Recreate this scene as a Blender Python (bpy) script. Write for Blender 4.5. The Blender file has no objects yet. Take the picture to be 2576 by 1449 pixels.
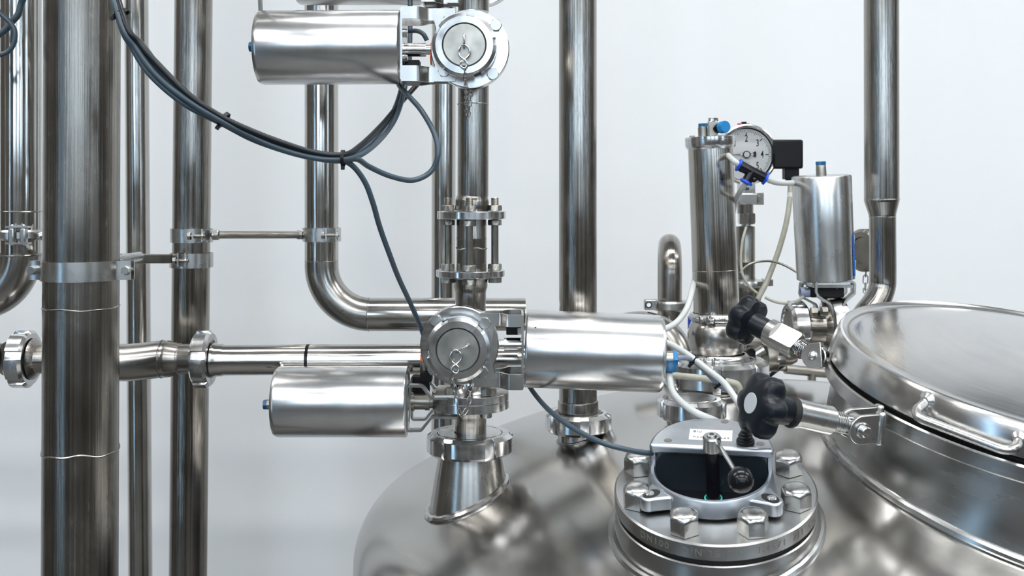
import bpy, bmesh, math, random
from mathutils import Vector, Matrix
random.seed(7)
PI = math.pi
F = 2700.0            # focal length in pixels of the 2576 x 1449 frame
CZ = 2.2              # camera height above the floor
HY = 480.0            # pixel row of the eye level
sc = bpy.context.scene
COL = sc.collection

# ------------------------------------------------------------------ camera
cam = bpy.data.cameras.new('camera')
cam_o = bpy.data.objects.new('camera', cam)
COL.objects.link(cam_o)
cam_o.location = (0, 0, CZ)
cam_o.rotation_euler = (PI/2, 0, 0)
cam.sensor_width = 36.0
cam.lens = F/2576*36.0
cam.shift_y = -(724.5-HY)/2576
cam.clip_start = 0.02
cam.dof.use_dof = True
cam.dof.focus_distance = 1.34
cam.dof.aperture_fstop = 9.0
sc.camera = cam_o

# ------------------------------------------------------------------ world, exposure
sc.view_settings.view_transform = 'Standard'
sc.view_settings.look = 'None'
sc.view_settings.gamma = 1.0
sc.view_settings.use_curve_mapping = False
sc.view_settings.exposure = 0.85
w = bpy.data.worlds.new('world'); sc.world = w
w.use_nodes = True
w.node_tree.nodes['Background'].inputs[0].default_value = (0.75, 0.78, 0.82, 1)
w.node_tree.nodes['Background'].inputs[1].default_value = 0.3
LAMP_POWER = 17.5      # emission of the ceiling tubes
WINDOW_POWER = 2.6     # emission of the daylight windows

# ------------------------------------------------------------------ materials
def _mat(name):
    m = bpy.data.materials.new(name); m.use_nodes = True
    nt = m.node_tree; b = nt.nodes['Principled BSDF']
    return m, nt, b

def plain(name, col, rough=0.5, metal=0.0, spec=0.5, noise=0.0, nscale=60):
    m, nt, b = _mat(name)
    b.inputs['Base Color'].default_value = (*col, 1)
    b.inputs['Roughness'].default_value = rough
    b.inputs['Metallic'].default_value = metal
    b.inputs['Specular IOR Level'].default_value = spec
    if noise:
        tc = nt.nodes.new('ShaderNodeTexCoord'); n = nt.nodes.new('ShaderNodeTexNoise')
        n.inputs['Scale'].default_value = nscale; n.inputs['Detail'].default_value = 4
        nt.links.new(tc.outputs['Object'], n.inputs['Vector'])
        mx = nt.nodes.new('ShaderNodeMix'); mx.data_type = 'RGBA'
        mx.inputs[6].default_value = (*[c*(1-noise) for c in col], 1)
        mx.inputs[7].default_value = (*[min(1, c*(1+noise)) for c in col], 1)
        nt.links.new(n.outputs['Fac'], mx.inputs[0]); nt.links.new(mx.outputs[2], b.inputs['Base Color'])
    return m

def emit(name, col, s):
    m, nt, b = _mat(name)
    b.inputs['Base Color'].default_value = (*col, 1)
    b.inputs['Emission Color'].default_value = (*col, 1)
    b.inputs['Emission Strength'].default_value = s
    return m

def steel(name, col=(0.6, 0.59, 0.57), rough=0.22, su=60, sv=2.0, amt=0.25, bump=0.15, bdist=0.0004, blotch=0.15, rvar=0.1, uv=True, bs=14):
    """stainless steel; su, sv = streak frequencies round and along the part."""
    m, nt, b = _mat(name)
    L = nt.links.new
    b.inputs['Metallic'].default_value = 1.0
    tc = nt.nodes.new('ShaderNodeTexCoord')
    mp = nt.nodes.new('ShaderNodeMapping')
    mp.inputs['Scale'].default_value = (su, sv, 1) if uv else (su, su, sv)
    L(tc.outputs['UV' if uv else 'Object'], mp.inputs['Vector'])
    n1 = nt.nodes.new('ShaderNodeTexNoise'); n1.inputs['Scale'].default_value = 1; n1.inputs['Detail'].default_value = 5 if uv else 2
    n1.inputs['Roughness'].default_value = 0.65
    L(mp.outputs[0], n1.inputs['Vector'])
    n2 = nt.nodes.new('ShaderNodeTexNoise'); n2.inputs['Scale'].default_value = bs; n2.inputs['Detail'].default_value = 3
    L(tc.outputs['Object'], n2.inputs['Vector'])
    r1 = nt.nodes.new('ShaderNodeMapRange'); r1.inputs[1].default_value = 0.3; r1.inputs[2].default_value = 0.7
    r1.inputs[3].default_value = 1-amt; r1.inputs[4].default_value = 1.0
    L(n1.outputs['Fac'], r1.inputs[0])
    r2 = nt.nodes.new('ShaderNodeMapRange'); r2.inputs[1].default_value = 0.3; r2.inputs[2].default_value = 0.7
    r2.inputs[3].default_value = 1-blotch; r2.inputs[4].default_value = 1.0
    L(n2.outputs['Fac'], r2.inputs[0])
    mu = nt.nodes.new('ShaderNodeMath'); mu.operation = 'MULTIPLY'
    L(r1.outputs[0], mu.inputs[0]); L(r2.outputs[0], mu.inputs[1])
    cm = nt.nodes.new('ShaderNodeVectorMath'); cm.operation = 'SCALE'
    cm.inputs[0].default_value = col
    L(mu.outputs[0], cm.inputs['Scale']); L(cm.outputs[0], b.inputs['Base Color'])
    r3 = nt.nodes.new('ShaderNodeMapRange'); r3.inputs[1].default_value = 0.3; r3.inputs[2].default_value = 0.7
    if not uv: rvar *= 0.35
    r3.inputs[3].default_value = max(0.03, rough-rvar); r3.inputs[4].default_value = rough+rvar
    ad = nt.nodes.new('ShaderNodeMath'); ad.operation = 'ADD'
    hf = nt.nodes.new('ShaderNodeMath'); hf.operation = 'MULTIPLY'; hf.inputs[1].default_value = 0.5
    L(n1.outputs['Fac'], ad.inputs[0]); L(n2.outputs['Fac'], ad.inputs[1]); L(ad.outputs[0], hf.inputs[0])
    L(hf.outputs[0], r3.inputs[0]); L(r3.outputs[0], b.inputs['Roughness'])
    if bump:
        bp = nt.nodes.new('ShaderNodeBump'); bp.inputs['Strength'].default_value = bump; bp.inputs['Distance'].default_value = bdist
        L(n1.outputs['Fac'], bp.inputs['Height']); L(bp.outputs[0], b.inputs['Normal'])
    return m

M = {}
M['pipe'] = steel('drawn_steel', (0.47, 0.44, 0.40), 0.15, 42, 1.0, 0.55, 0.8, 0.0007)
M['pipe_dark'] = steel('dull_drawn_steel', (0.37, 0.345, 0.31), 0.24, 60, 0.9, 0.5, 0.6, 0.0008, 0.22)
M['pipe_polished'] = steel('polished_steel', (0.62, 0.60, 0.565), 0.11, 20, 0.6, 0.35, 0.5, 0.0006)
M['elbow'] = steel('elbow_steel', (0.50, 0.48, 0.45), 0.24, 10, 8, 0.2, 0.06, 0.0003, 0.25)
M['actuator'] = steel('brushed_steel', (0.70, 0.70, 0.70), 0.25, 3, 60, 0.05, 0.0, 0.0002, 0.06, 0.03)
M['actuator_old'] = steel('brushed_steel_worn', (0.66, 0.66, 0.65), 0.27, 16, 2.2, 0.2, 0.2, 0.0004, 0.1, 0.06)
M['cylinder'] = steel('streaked_steel', (0.66, 0.62, 0.565), 0.15, 56, 0.9, 0.65, 0.7, 0.0007, 0.1, 0.06)
M['machined'] = steel('machined_steel', (0.70, 0.70, 0.70), 0.2, 8, 60, 0.12, 0.0, 0.0002, 0.15, 0.12)
M['satin'] = steel('satin_steel', (0.57, 0.57, 0.555), 0.27, 30, 30, 0.06, 0.0, 0.0002, 0.15, 0.08, uv=False)
M['cast'] = steel('cast_aluminium', (0.56, 0.59, 0.63), 0.36, 60, 60, 0.1, 0.0, 0.0002, 0.15, 0.06, uv=False)
M['flange'] = steel('turned_flange_steel', (0.50, 0.50, 0.49), 0.3, 18, 18, 0.10, 0.0, 0.0002, 0.2, 0.1, uv=False)
M['weld'] = steel('weld_bead', (0.48, 0.46, 0.43), 0.28, 40, 40, 0.4, 0.4, 0.001, 0.3, 0.1, uv=False)
M['tank'] = steel('polished_tank_steel', (0.50, 0.485, 0.465), 0.2, 3.2, 4.5, 0.12, 0.6, 0.006, 0.12, 0.06, uv=False, bs=9)
M['lid'] = steel('spun_lid_steel', (0.66, 0.65, 0.64), 0.2, 5, 30, 0.15, 0.25, 0.0015, 0.12, 0.06)
M['ringsteel'] = steel('ring_steel', (0.56, 0.56, 0.55), 0.26, 3, 25, 0.14, 0.0, 0.0004, 0.18, 0.08)
M['stud'] = steel('stud_steel', (0.42, 0.40, 0.36), 0.35, 40, 40, 0.2, 0.1, 0.0002, 0.3, 0.1, uv=False)
M['brass'] = steel('nickel_brass', (0.46, 0.42, 0.33), 0.3, 30, 30, 0.10, 0.0, 0.0002, 0.15, 0.08, uv=False)
M['chain'] = steel('chain_steel', (0.42, 0.41, 0.39), 0.3, 90, 90, 0.2, 0.05, 0.0002, 0.2, 0.1, uv=False)
M['plug'] = steel('stained_plug_steel', (0.50, 0.49, 0.45), 0.36, 40, 40, 0.16, 0.0, 0.0002, 0.3, 0.08, uv=False, bs=40)
M['black'] = plain('black_plastic', (0.005, 0.006, 0.008), 0.42, spec=0.3, noise=0.2)
M['knob'] = plain('black_knob_plastic', (0.0035, 0.0065, 0.0105), 0.38, spec=0.32, noise=0.15)
M['gloss_black'] = plain('gloss_black', (0.006, 0.006, 0.008), 0.2, spec=0.3)
M['box_black'] = plain('matt_black_housing', (0.0035, 0.0035, 0.005), 0.5, spec=0.25)
M['blue'] = plain('bright_blue_plastic', (0.0, 0.06, 0.55), 0.35)
M['cap_blue'] = plain('cap_blue', (0.0, 0.075, 0.19), 0.35)
M['cyan'] = plain('cyan_cap', (0.0, 0.16, 0.40), 0.4)
M['cable'] = plain('grey_cable_sheath', (0.040, 0.066, 0.088), 0.4, noise=0.1)
M['cable_black'] = plain('black_cable_sheath', (0.004, 0.007, 0.010), 0.36, spec=0.35)
M['hose'] = plain('white_hose', (0.50, 0.52, 0.51), 0.35, noise=0.05)
M['hose_beige'] = plain('aged_beige_hose', (0.36, 0.35, 0.29), 0.45, noise=0.25, nscale=90)
M['white'] = plain('white_label', (0.75, 0.76, 0.76), 0.4)
M['dial'] = plain('dial_white', (0.84, 0.86, 0.86), 0.35)
M['ink'] = plain('black_ink', (0.01, 0.012, 0.016), 0.5)
M['ink_grey'] = plain('grey_ink', (0.16, 0.16, 0.15), 0.5)
M['red'] = plain('red_marker', (0.55, 0.01, 0.03), 0.4)
M['orange'] = plain('orange_plastic', (0.75, 0.14, 0.02), 0.4)
M['rubber'] = plain('gasket_black', (0.01, 0.01, 0.01), 0.6)
M['green'] = plain('green_seal', (0.05, 0.55, 0.42), 0.4)
M['disc_grey'] = plain('grey_disc', (0.40, 0.43, 0.45), 0.45)
M['sticker'] = plain('blue_sticker', (0.0, 0.10, 0.42), 0.4)
M['cable_end'] = plain('grey_blue_plug', (0.20, 0.24, 0.33), 0.45)
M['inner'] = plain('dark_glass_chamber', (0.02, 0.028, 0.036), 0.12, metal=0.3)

# wall paint with faint roller texture and a rusty drip
def wall_mat():
    m, nt, b = _mat('white_wall_paint'); L = nt.links.new
    tc = nt.nodes.new('ShaderNodeTexCoord')
    n = nt.nodes.new('ShaderNodeTexNoise'); n.inputs['Scale'].default_value = 1.3; n.inputs['Detail'].default_value = 3
    L(tc.outputs['Object'], n.inputs['Vector'])
    mx = nt.nodes.new('ShaderNodeMix'); mx.data_type = 'RGBA'
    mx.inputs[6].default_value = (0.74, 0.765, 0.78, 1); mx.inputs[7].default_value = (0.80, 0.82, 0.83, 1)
    L(n.outputs['Fac'], mx.inputs[0])
    # drip stain
    mp = nt.nodes.new('ShaderNodeMapping'); mp.vector_type = 'POINT'
    sx, sz = (28-1288)*2.6/F, CZ+(480-1015)*2.6/F
    mp.inputs['Location'].default_value = (-sx*40, 0, -sz*16); mp.inputs['Scale'].default_value = (40, 0, 16)
    ln = nt.nodes.new('ShaderNodeVectorMath'); ln.operation = 'LENGTH'
    L(tc.outputs['Object'], mp.inputs[0]); L(mp.outputs[0], ln.inputs[0])
    n3 = nt.nodes.new('ShaderNodeTexNoise'); n3.inputs['Scale'].default_value = 45
    L(tc.outputs['Object'], n3.inputs['Vector'])
    s = nt.nodes.new('ShaderNodeMath'); s.operation = 'ADD'
    L(ln.outputs['Value'], s.inputs[0]); L(n3.outputs['Fac'], s.inputs[1])
    mr = nt.nodes.new('ShaderNodeMapRange'); mr.inputs[1].default_value = 1.5; mr.inputs[2].default_value = 0.9
    mr.inputs[3].default_value = 0; mr.inputs[4].default_value = 0.45
    L(s.outputs[0], mr.inputs[0])
    m2 = nt.nodes.new('ShaderNodeMix'); m2.data_type = 'RGBA'; m2.inputs[7].default_value = (0.50, 0.47, 0.36, 1)
    L(mr.outputs[0], m2.inputs[0]); L(mx.outputs[2], m2.inputs[6]); L(m2.outputs[2], b.inputs['Base Color'])
    b.inputs['Roughness'].default_value = 0.55
    n4 = nt.nodes.new('ShaderNodeTexNoise'); n4.inputs['Scale'].default_value = 160; n4.inputs['Detail'].default_value = 4
    L(tc.outputs['Object'], n4.inputs['Vector'])
    bp = nt.nodes.new('ShaderNodeBump'); bp.inputs['Strength'].default_value = 0.12; bp.inputs['Distance'].default_value = 0.002
    L(n4.outputs['Fac'], bp.inputs['Height']); L(bp.outputs[0], b.inputs['Normal'])
    return m
M['wall'] = wall_mat()
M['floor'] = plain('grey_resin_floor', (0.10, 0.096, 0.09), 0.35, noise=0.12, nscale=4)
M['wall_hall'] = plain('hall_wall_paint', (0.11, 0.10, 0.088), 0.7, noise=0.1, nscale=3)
M['ceiling'] = plain('ceiling_paint', (0.62, 0.62, 0.61), 0.8)
M['bar_frame_dark'] = plain('dark_bar_frame_paint', (0.035, 0.035, 0.035), 0.5)  # window frames, and the dark uprights added for reflections
M['bar_housing_pale'] = plain('pale_bar_housing_paint', (0.55, 0.52, 0.47), 0.6)  # light housings, and the pale uprights added for reflections
M['window'] = emit('daylight_pane', (0.66, 0.83, 1.0), WINDOW_POWER)
M['window_blue'] = emit('blue_daylight_pane', (0.42, 0.70, 1.0), 4.6)
M['lamp'] = emit('lit_tube', (0.975, 0.99, 1.0), LAMP_POWER)
# clear instrument glass
def glass_mat():
    m, nt, b = _mat('clear_glass')
    b.inputs['Transmission Weight'].default_value = 1.0; b.inputs['Roughness'].default_value = 0.0
    b.inputs['IOR'].default_value = 1.1
    return m
M['glass'] = glass_mat()

# ------------------------------------------------------------------ helpers
V = Vector
X, Y, Z = V((1, 0, 0)), V((0, 1, 0)), V((0, 0, 1))
def P(px, py, d):
    """point at distance d whose picture falls on pixel (px, py)"""
    return V(((px-1288)*d/F, d, CZ+(HY-py)*d/F))
def S(d): return d/F
ORG = {}

def frame(a, ref=None):
    a = V(a).normalized()
    if ref is None: ref = Y if abs(a.y) < 0.9 else Z
    u = (V(ref)-a*V(ref).dot(a)).normalized()
    return a, u, a.cross(u)

class MB:
    def __init__(s): s.v, s.f, s.uv = [], [], []
    def face(s, idx, uv=None):
        s.f.append(tuple(idx)); s.uv.append(uv if uv else [(s.v[i].x*3, s.v[i].z*3+s.v[i].y*3) for i in idx])
    def rings(s, rings, us, vs, closed=True, capA=True, capB=True, loop=False):
        base = len(s.v); n = len(rings[0])
        for r in rings: s.v.extend(r)
        m = len(rings)
        for i in range(m if loop else m-1):
            i2 = (i+1) % m
            for j in range(n if closed else n-1):
                j2 = (j+1) % n
                u1 = us[j]; u2 = us[j+1] if j+1 < len(us) else 1.0
                s.face((base+i*n+j, base+i*n+j2, base+i2*n+j2, base+i2*n+j),
                       [(u1, vs[i]), (u2, vs[i]), (u2, vs[i+1] if i+1 < len(vs) else vs[i]), (u1, vs[i+1] if i+1 < len(vs) else vs[i])])
        if closed and not loop:
            if capA: s.face([base+j for j in range(n)][::-1])
            if capB: s.face([base+(m-1)*n+j for j in range(n)])
        return s
    def lathe(s, A, ax, prof, n=48, ref=None, shape=None, th=None, caps=True, loop=False, sc=1.0, arc=None):
        a, u, v = frame(ax, ref); A = V(A)
        if th is None:
            th = [2*PI*j/n for j in range(n)] if arc is None else [arc[0]+(arc[1]-arc[0])*j/n for j in range(n+1)]
        rings, vs, acc, prev = [], [], 0.0, None
        for p in prof:
            t, r = p[0]*sc, max(p[1]*sc, 1e-6); wgt = p[2] if len(p) > 2 else 1.0
            if prev: acc += math.hypot(t-prev[0], r-prev[1])
            prev = (t, r); vs.append(acc)
            ring = []
            for q in th:
                k = 1.0 if shape is None else 1+wgt*(shape(q)-1)
                ring.append(A+a*t+(u*math.cos(q)+v*math.sin(q))*(r*k))
            rings.append(ring)
        us = [q/(2*PI) for q in th]
        return s.rings(rings, us, vs, closed=(arc is None), capA=caps, capB=caps, loop=loop)
    def cyl(s, A, B, r, r2=None, n=24, ref=None, bev=0.0):
        A, B = V(A), V(B); d = B-A; Ln = d.length; r2 = r if r2 is None else r2
        if bev: pr = [(0, r-bev), (bev, r), (Ln-bev, r2), (Ln, r2-bev)]
        else: pr = [(0, r), (Ln, r2)]
        return s.lathe(A, d, pr, n, ref)
    def hexa(s, A, ax, r, h, ref=None, ch=0.12):
        sh = lambda q: math.cos(PI/6)/math.cos((q % (PI/3))-PI/6)
        th = []
        for k in range(6): th += [k*PI/3, k*PI/3+PI/12, k*PI/3+PI/6, k*PI/3+PI/4]
        return s.lathe(A, ax, [(0, r*0.86/0.866*.93, 0), (h*ch, r, 1), (h*(1-ch), r, 1), (h, r*0.86, 0)], ref=ref, th=th, shape=lambda q: 1 if False else sh(q))
    def tube(s, path, r, n=12, closed=False, caps=True, ref=None):
        path = [V(p) for p in path]; m = len(path)
        rs = r if isinstance(r, (list, tuple)) else [r]*m
        tang = []
        for i in range(m):
            if closed: t = path[(i+1) % m]-path[i-1]
            else: t = path[min(i+1, m-1)]-path[max(i-1, 0)]
            tang.append(t.normalized())
        a, u, v = frame(tang[0], ref)
        rings, vs, acc = [], [], 0
        for i in range(m):
            if i:
                acc += (path[i]-path[i-1]).length
                u = (u-tang[i]*u.dot(tang[i])).normalized()
            v = tang[i].cross(u); vs.append(acc)
            rings.append([path[i]+(u*math.cos(2*PI*j/n)+v*math.sin(2*PI*j/n))*rs[i] for j in range(n)])
        return s.rings(rings, [j/n for j in range(n)], vs, capA=caps, capB=caps, loop=closed)
    def ribbon(s, path, wdir, w, t, closed=False):
        """flat strip: path runs through its middle, wdir its width direction"""
        path = [V(p) for p in path]; m = len(path); wd = V(wdir).normalized(); rings, vs, acc = [], [], 0
        for i in range(m):
            if closed: tg = path[(i+1) % m]-path[i-1]
            else: tg = path[min(i+1, m-1)]-path[max(i-1, 0)]
            nn = tg.normalized().cross(wd).normalized()
            if i: acc += (path[i]-path[i-1]).length
            vs.append(acc); p = path[i]
            rings.append([p+wd*w/2+nn*t/2, p-wd*w/2+nn*t/2, p-wd*w/2-nn*t/2, p+wd*w/2-nn*t/2])
        return s.rings(rings, [0, .4, .5, .9], vs, loop=closed)
    def box(s, c, hx, hy, hz):
        c = V(c); b = len(s.v)
        for i in (-1, 1):
            for j in (-1, 1):
                for k in (-1, 1): s.v.append(c+V(hx)*i+V(hy)*j+V(hz)*k)
        for q in ((0, 1, 3, 2), (4, 6, 7, 5), (0, 4, 5, 1), (2, 3, 7, 6), (0, 2, 6, 4), (1, 5, 7, 3)): s.face([b+i for i in q])
        return s
    def prism(s, pts, ext):
        """polygon pts extruded by the vector ext"""
        pts = [V(p) for p in pts]; n = len(pts); b = len(s.v); s.v += pts+[p+V(ext) for p in pts]
        s.face([b+i for i in range(n)][::-1]); s.face([b+n+i for i in range(n)])
        for i in range(n): s.face((b+i, b+(i+1) % n, b+n+(i+1) % n, b+n+i))
        return s
    def sphere(s, c, r, n=24, sx=1, ax=Z):
        pr = [(-r*sx*math.cos(PI*i/14), r*math.sin(PI*i/14)) for i in range(15)]
        return s.lathe(c, ax, pr, n)
    def mesh(s, name, mat, origin=V((0, 0, 0)), angle=32):
        me = bpy.data.meshes.new(name)
        me.from_pydata([tuple(p-origin) for p in s.v], [], s.f)
        uvl = me.uv_layers.new(name='UVMap'); k = 0
        fl = [c for f in s.uv for c in f]
        uvl.data.foreach_set('uv', [x for c in fl for x in c])
        bm = bmesh.new(); bm.from_mesh(me); bmesh.ops.recalc_face_normals(bm, faces=bm.faces); bm.to_mesh(me); bm.free()
        me.polygons.foreach_set('use_smooth', [True]*len(me.polygons))
        me.set_sharp_from_angle(angle=math.radians(angle))
        me.materials.append(mat if not isinstance(mat, str) else M[mat])
        return me
    def build(s, name, mat, parent=None, bevel=0.0, angle=32):
        org = ORG[parent.name] if parent is not None else (sum(s.v, V((0, 0, 0)))/len(s.v))
        me = s.mesh(name, mat, org, angle)
        o = bpy.data.objects.new(name, me); COL.objects.link(o)
        if parent is not None: o.parent = parent
        else: o.location = org
        ORG[o.name] = org
        if bevel:
            b = o.modifiers.new('bevel', 'BEVEL'); b.width = bevel; b.segments = 2; b.limit_method = 'ANGLE'; b.angle_limit = math.radians(35)
        return o

def thing(name, label, cat, loc, group=None):
    o = bpy.data.objects.new(name, None); COL.objects.link(o)
    o.location = loc; o.empty_display_size = 0.02; ORG[o.name] = V(loc)
    o['label'] = label; o['category'] = cat
    if group: o['group'] = group
    return o
def tag(o, label, cat, group=None):
    o['label'] = label; o['category'] = cat
    if group: o['group'] = group
    return o
def struct(name, mb, mat):
    o = mb.build(name, mat); o['kind'] = 'structure'; return o
def inst(name, me, mat4, parent):
    """object sharing mesh me, standing at world matrix mat4 under parent"""
    o = bpy.data.objects.new(name, me); COL.objects.link(o); o.parent = parent
    o.matrix_basis = Matrix.Translation(-ORG[parent.name]) @ mat4
    ORG[o.name] = mat4.translation.copy()
    return o
def mat_axis(loc, ax, ref=None):
    a, u, v = frame(ax, ref)
    m = Matrix((u, v, a)).transposed().to_4x4(); m.translation = V(loc); return m

def spline(pts, n=8):
    pts = [V(p) for p in pts]; out = []
    for i in range(len(pts)-1):
        p0 = pts[max(i-1, 0)]; p1 = pts[i]; p2 = pts[i+1]; p3 = pts[min(i+2, len(pts)-1)]
        for k in range(n):
            t = k/n; t2 = t*t; t3 = t2*t
            out.append(0.5*((2*p1)+(p2-p0)*t+(2*p0-5*p1+4*p2-p3)*t2+(3*p1-p0-3*p2+p3)*t3))
    out.append(pts[-1]); return out
def rounded(pts, rad, n=12):
    """polyline with its inner corners rounded by radius rad"""
    pts = [V(p) for p in pts]; out = [pts[0]]
    for i in range(1, len(pts)-1):
        a, b, c = pts[i-1], pts[i], pts[i+1]
        d1 = (a-b).normalized(); d2 = (c-b).normalized(); ang = d1.angle(d2)
        tl = min(rad/math.tan(ang/2), (a-b).length*.49, (c-b).length*.49); r = tl*math.tan(ang/2)
        bis = (d1+d2).normalized(); cen = b+bis*(r/math.sin(ang/2))
        p1 = b+d1*tl; p2 = b+d2*tl; v1 = (p1-cen); v2 = (p2-cen); tot = v1.angle(v2)
        for k in range(n+1):
            t = k/n; out.append(cen+(v1*math.sin((1-t)*tot)+v2*math.sin(t*tot))/math.sin(tot) if tot > 1e-4 else p1)
    out.append(pts[-1]); return out
def pxpath(pts, d=None): return [P(p[0], p[1], p[2] if len(p) > 2 else d) for p in pts]

def weld(A, ax, r, parent, t=0.0011, rough=0.25):
    a, u, v = frame(ax); n = 60; path = []
    ph = random.random()*6
    for j in range(n):
        q = 2*PI*j/n; path.append(V(A)+a*(math.sin(q*3+ph)*t*rough+math.sin(q*7+ph*2)*t*rough*.6)+(u*math.cos(q)+v*math.sin(q))*(r+t*.1))
    rs = [t*(0.8+0.35*random.random()) for _ in range(n)]
    return MB().tube(path, rs, 6, closed=True).build('weld_seam', 'weld', parent)

def notch_th(k, ph, w, n=16):
    th = []
    for i in range(k):
        c = ph+2*PI*i/k; e = 0.008
        th += [c-w/2-e, c-w/2+e, c-w/4, c, c+w/4, c+w/2-e, c+w/2+e]
        g = 2*PI/k-w-2*e
        th += [c+w/2+e+g*j/n for j in range(1, n)]
    return th
def ring_nut(mb, A, ax, R, h, rin, k=6, ph=0.3, w=0.22, depth=0.10, ref=None, ch=None):
    """slotted round union nut from A along ax"""
    th = notch_th(k, ph, w); e = 0.009
    def sh(q):
        for i in range(k):
            dq = (q-(ph+2*PI*i/k)+PI) % (2*PI)-PI
            if abs(dq) < w/2: return 1-depth
        return 1.0
    ch = ch or h*0.16
    mb.lathe(A, ax, [(ch*.5, rin, 0), (0, rin+ch*.3, 0), (0, R-ch*1.6, 0.0), (ch, R, 1), (h-ch, R, 1), (h, R-ch*1.2, 0.0), (h, rin, 0)], th=th, shape=sh, caps=False, ref=ref, loop=True)
    return mb

def text_mesh(txt, size, extrude=0.0002, font_bold=False, spacing=1.0):
    cu = bpy.data.curves.new('lettering', 'FONT'); cu.body = txt; cu.size = size; cu.extrude = extrude
    cu.align_x = 'CENTER'; cu.align_y = 'CENTER'; cu.space_character = spacing; cu.resolution_u = 3
    if font_bold: cu.offset = size*0.012
    o = bpy.data.objects.new('lettering_tmp', cu); COL.objects.link(o)
    bpy.context.view_layer.update()
    dg = bpy.context.evaluated_depsgraph_get()
    me = bpy.data.meshes.new_from_object(o.evaluated_get(dg), depsgraph=dg)
    bpy.data.objects.remove(o); bpy.data.curves.remove(cu)
    return me
def text(name, txt, size, mat4, parent, mat, **kw):
    me = text_mesh(txt, size, **kw); me.materials.clear(); me.materials.append(M[mat])
    me.name = name
    return inst(name, me, mat4, parent)

# ------------------------------------------------------------------ room
WY = 2.62; XL, XR, YB, ZC = -3.4, 4.2, -5.0, 4.1
def slab(x0, x1, y0, y1, z0, z1):
    return MB().box(((x0+x1)/2, (y0+y1)/2, (z0+z1)/2), X*(x1-x0)/2, Y*(y1-y0)/2, Z*(z1-z0)/2)
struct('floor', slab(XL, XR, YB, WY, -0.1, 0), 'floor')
struct('ceiling', slab(XL, XR, YB, WY, ZC, ZC+0.1), 'ceiling')
struct('wall_back', slab(XL, XR, WY, WY+0.12, 0, ZC), 'wall')
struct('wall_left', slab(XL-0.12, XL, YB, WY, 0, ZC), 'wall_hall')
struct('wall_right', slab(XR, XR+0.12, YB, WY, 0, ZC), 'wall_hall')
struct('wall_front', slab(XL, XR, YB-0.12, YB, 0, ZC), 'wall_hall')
nwin = 0
def window(c, hx, hz, nrm, mat='window'):
    global nwin
    nwin += 1
    c = V(c); nrm = V(nrm); hx = V(hx)
    o = struct('window_%d' % nwin, MB().box(c+nrm*0.01, hx, Z*hz, nrm*0.006), mat)
    f = MB(); t = 0.04
    for s in (-1, 1):
        f.box(c+nrm*0.02+hx*s, hx.normalized()*t, Z*(hz+t), nrm*0.02)
        f.box(c+nrm*0.02+Z*hz*s, hx+hx.normalized()*t, Z*t, nrm*0.02)
    if mat == 'window': f.box(c+nrm*0.02, hx.normalized()*0.02, Z*hz, nrm*0.02)
    f.build('window_frame', 'bar_frame_dark', o)
window((XL, -2.35, 2.1), Y*0.17, 1.85, X, 'window_blue')
window((-1.6, YB, 3.0), X*0.7, 0.55, Y)
window((0.5, YB, 3.0), X*0.7, 0.55, Y)
window((2.6, YB, 3.0), X*0.7, 0.55, Y)
window((XR, -1.6, 2.9), Y*0.28, 0.8, -X)
for i, (x, hw, m) in enumerate(((-2.7, .16, 'bar_frame_dark'), (-2.45, .05, 'bar_housing_pale'), (-.55, .12, 'bar_frame_dark'), (-.2, .08, 'bar_housing_pale'), (1.55, .2, 'bar_frame_dark'), (1.9, .05, 'bar_housing_pale'), (3.6, .2, 'bar_frame_dark'))):
    struct('reflection_bar_%d' % (i+1), slab(x-hw, x+hw, YB, YB+0.25, 0, ZC), m)  # unseen uprights behind the camera, added so the steel reflects streaks
for i, (y, hw, m) in enumerate(((-3.6, .2, 'bar_frame_dark'), (-1.1, .12, 'bar_frame_dark'), (-1.35, .06, 'bar_housing_pale'), (.25, .12, 'bar_frame_dark'), (.5, .06, 'bar_housing_pale'))):
    struct('reflection_bar_%d' % (i+8), slab(XL, XL+0.2, y-hw, y+hw, 0, ZC), m)  # left wall: more added uprights, there only to be reflected
for i, (y, hw, m) in enumerate(((-3.4, .25, 'bar_frame_dark'), (-2.5, .07, 'bar_housing_pale'), (-.8, .14, 'bar_frame_dark'), (-.5, .05, 'bar_housing_pale'), (.1, .2, 'bar_frame_dark'), (.7, .06, 'bar_housing_pale'), (1.3, .15, 'bar_frame_dark'))):
    struct('reflection_bar_%d' % (i+13), slab(XR-0.2, XR, y-hw, y+hw, 0, ZC), m)  # right wall: out of view, put in for dark and pale reflections
k = 0
for y in (1.15, -0.55, -2.4, -4.0):
    for x in (-2.0, 0.35, 2.7):
        k += 1
        t = thing('ceiling_light', 'long tube light on the ceiling above and behind the camera', 'ceiling light', (x, y, ZC), 'tube lights on the hall ceiling')
        MB().box((x, y, ZC-0.04), X*0.85, Y*0.12, Z*0.04).build('housing', 'bar_housing_pale', t)
        MB().box((x, y, ZC-0.088), X*0.82, Y*0.10, Z*0.007).build('diffuser', 'lamp', t)

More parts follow.
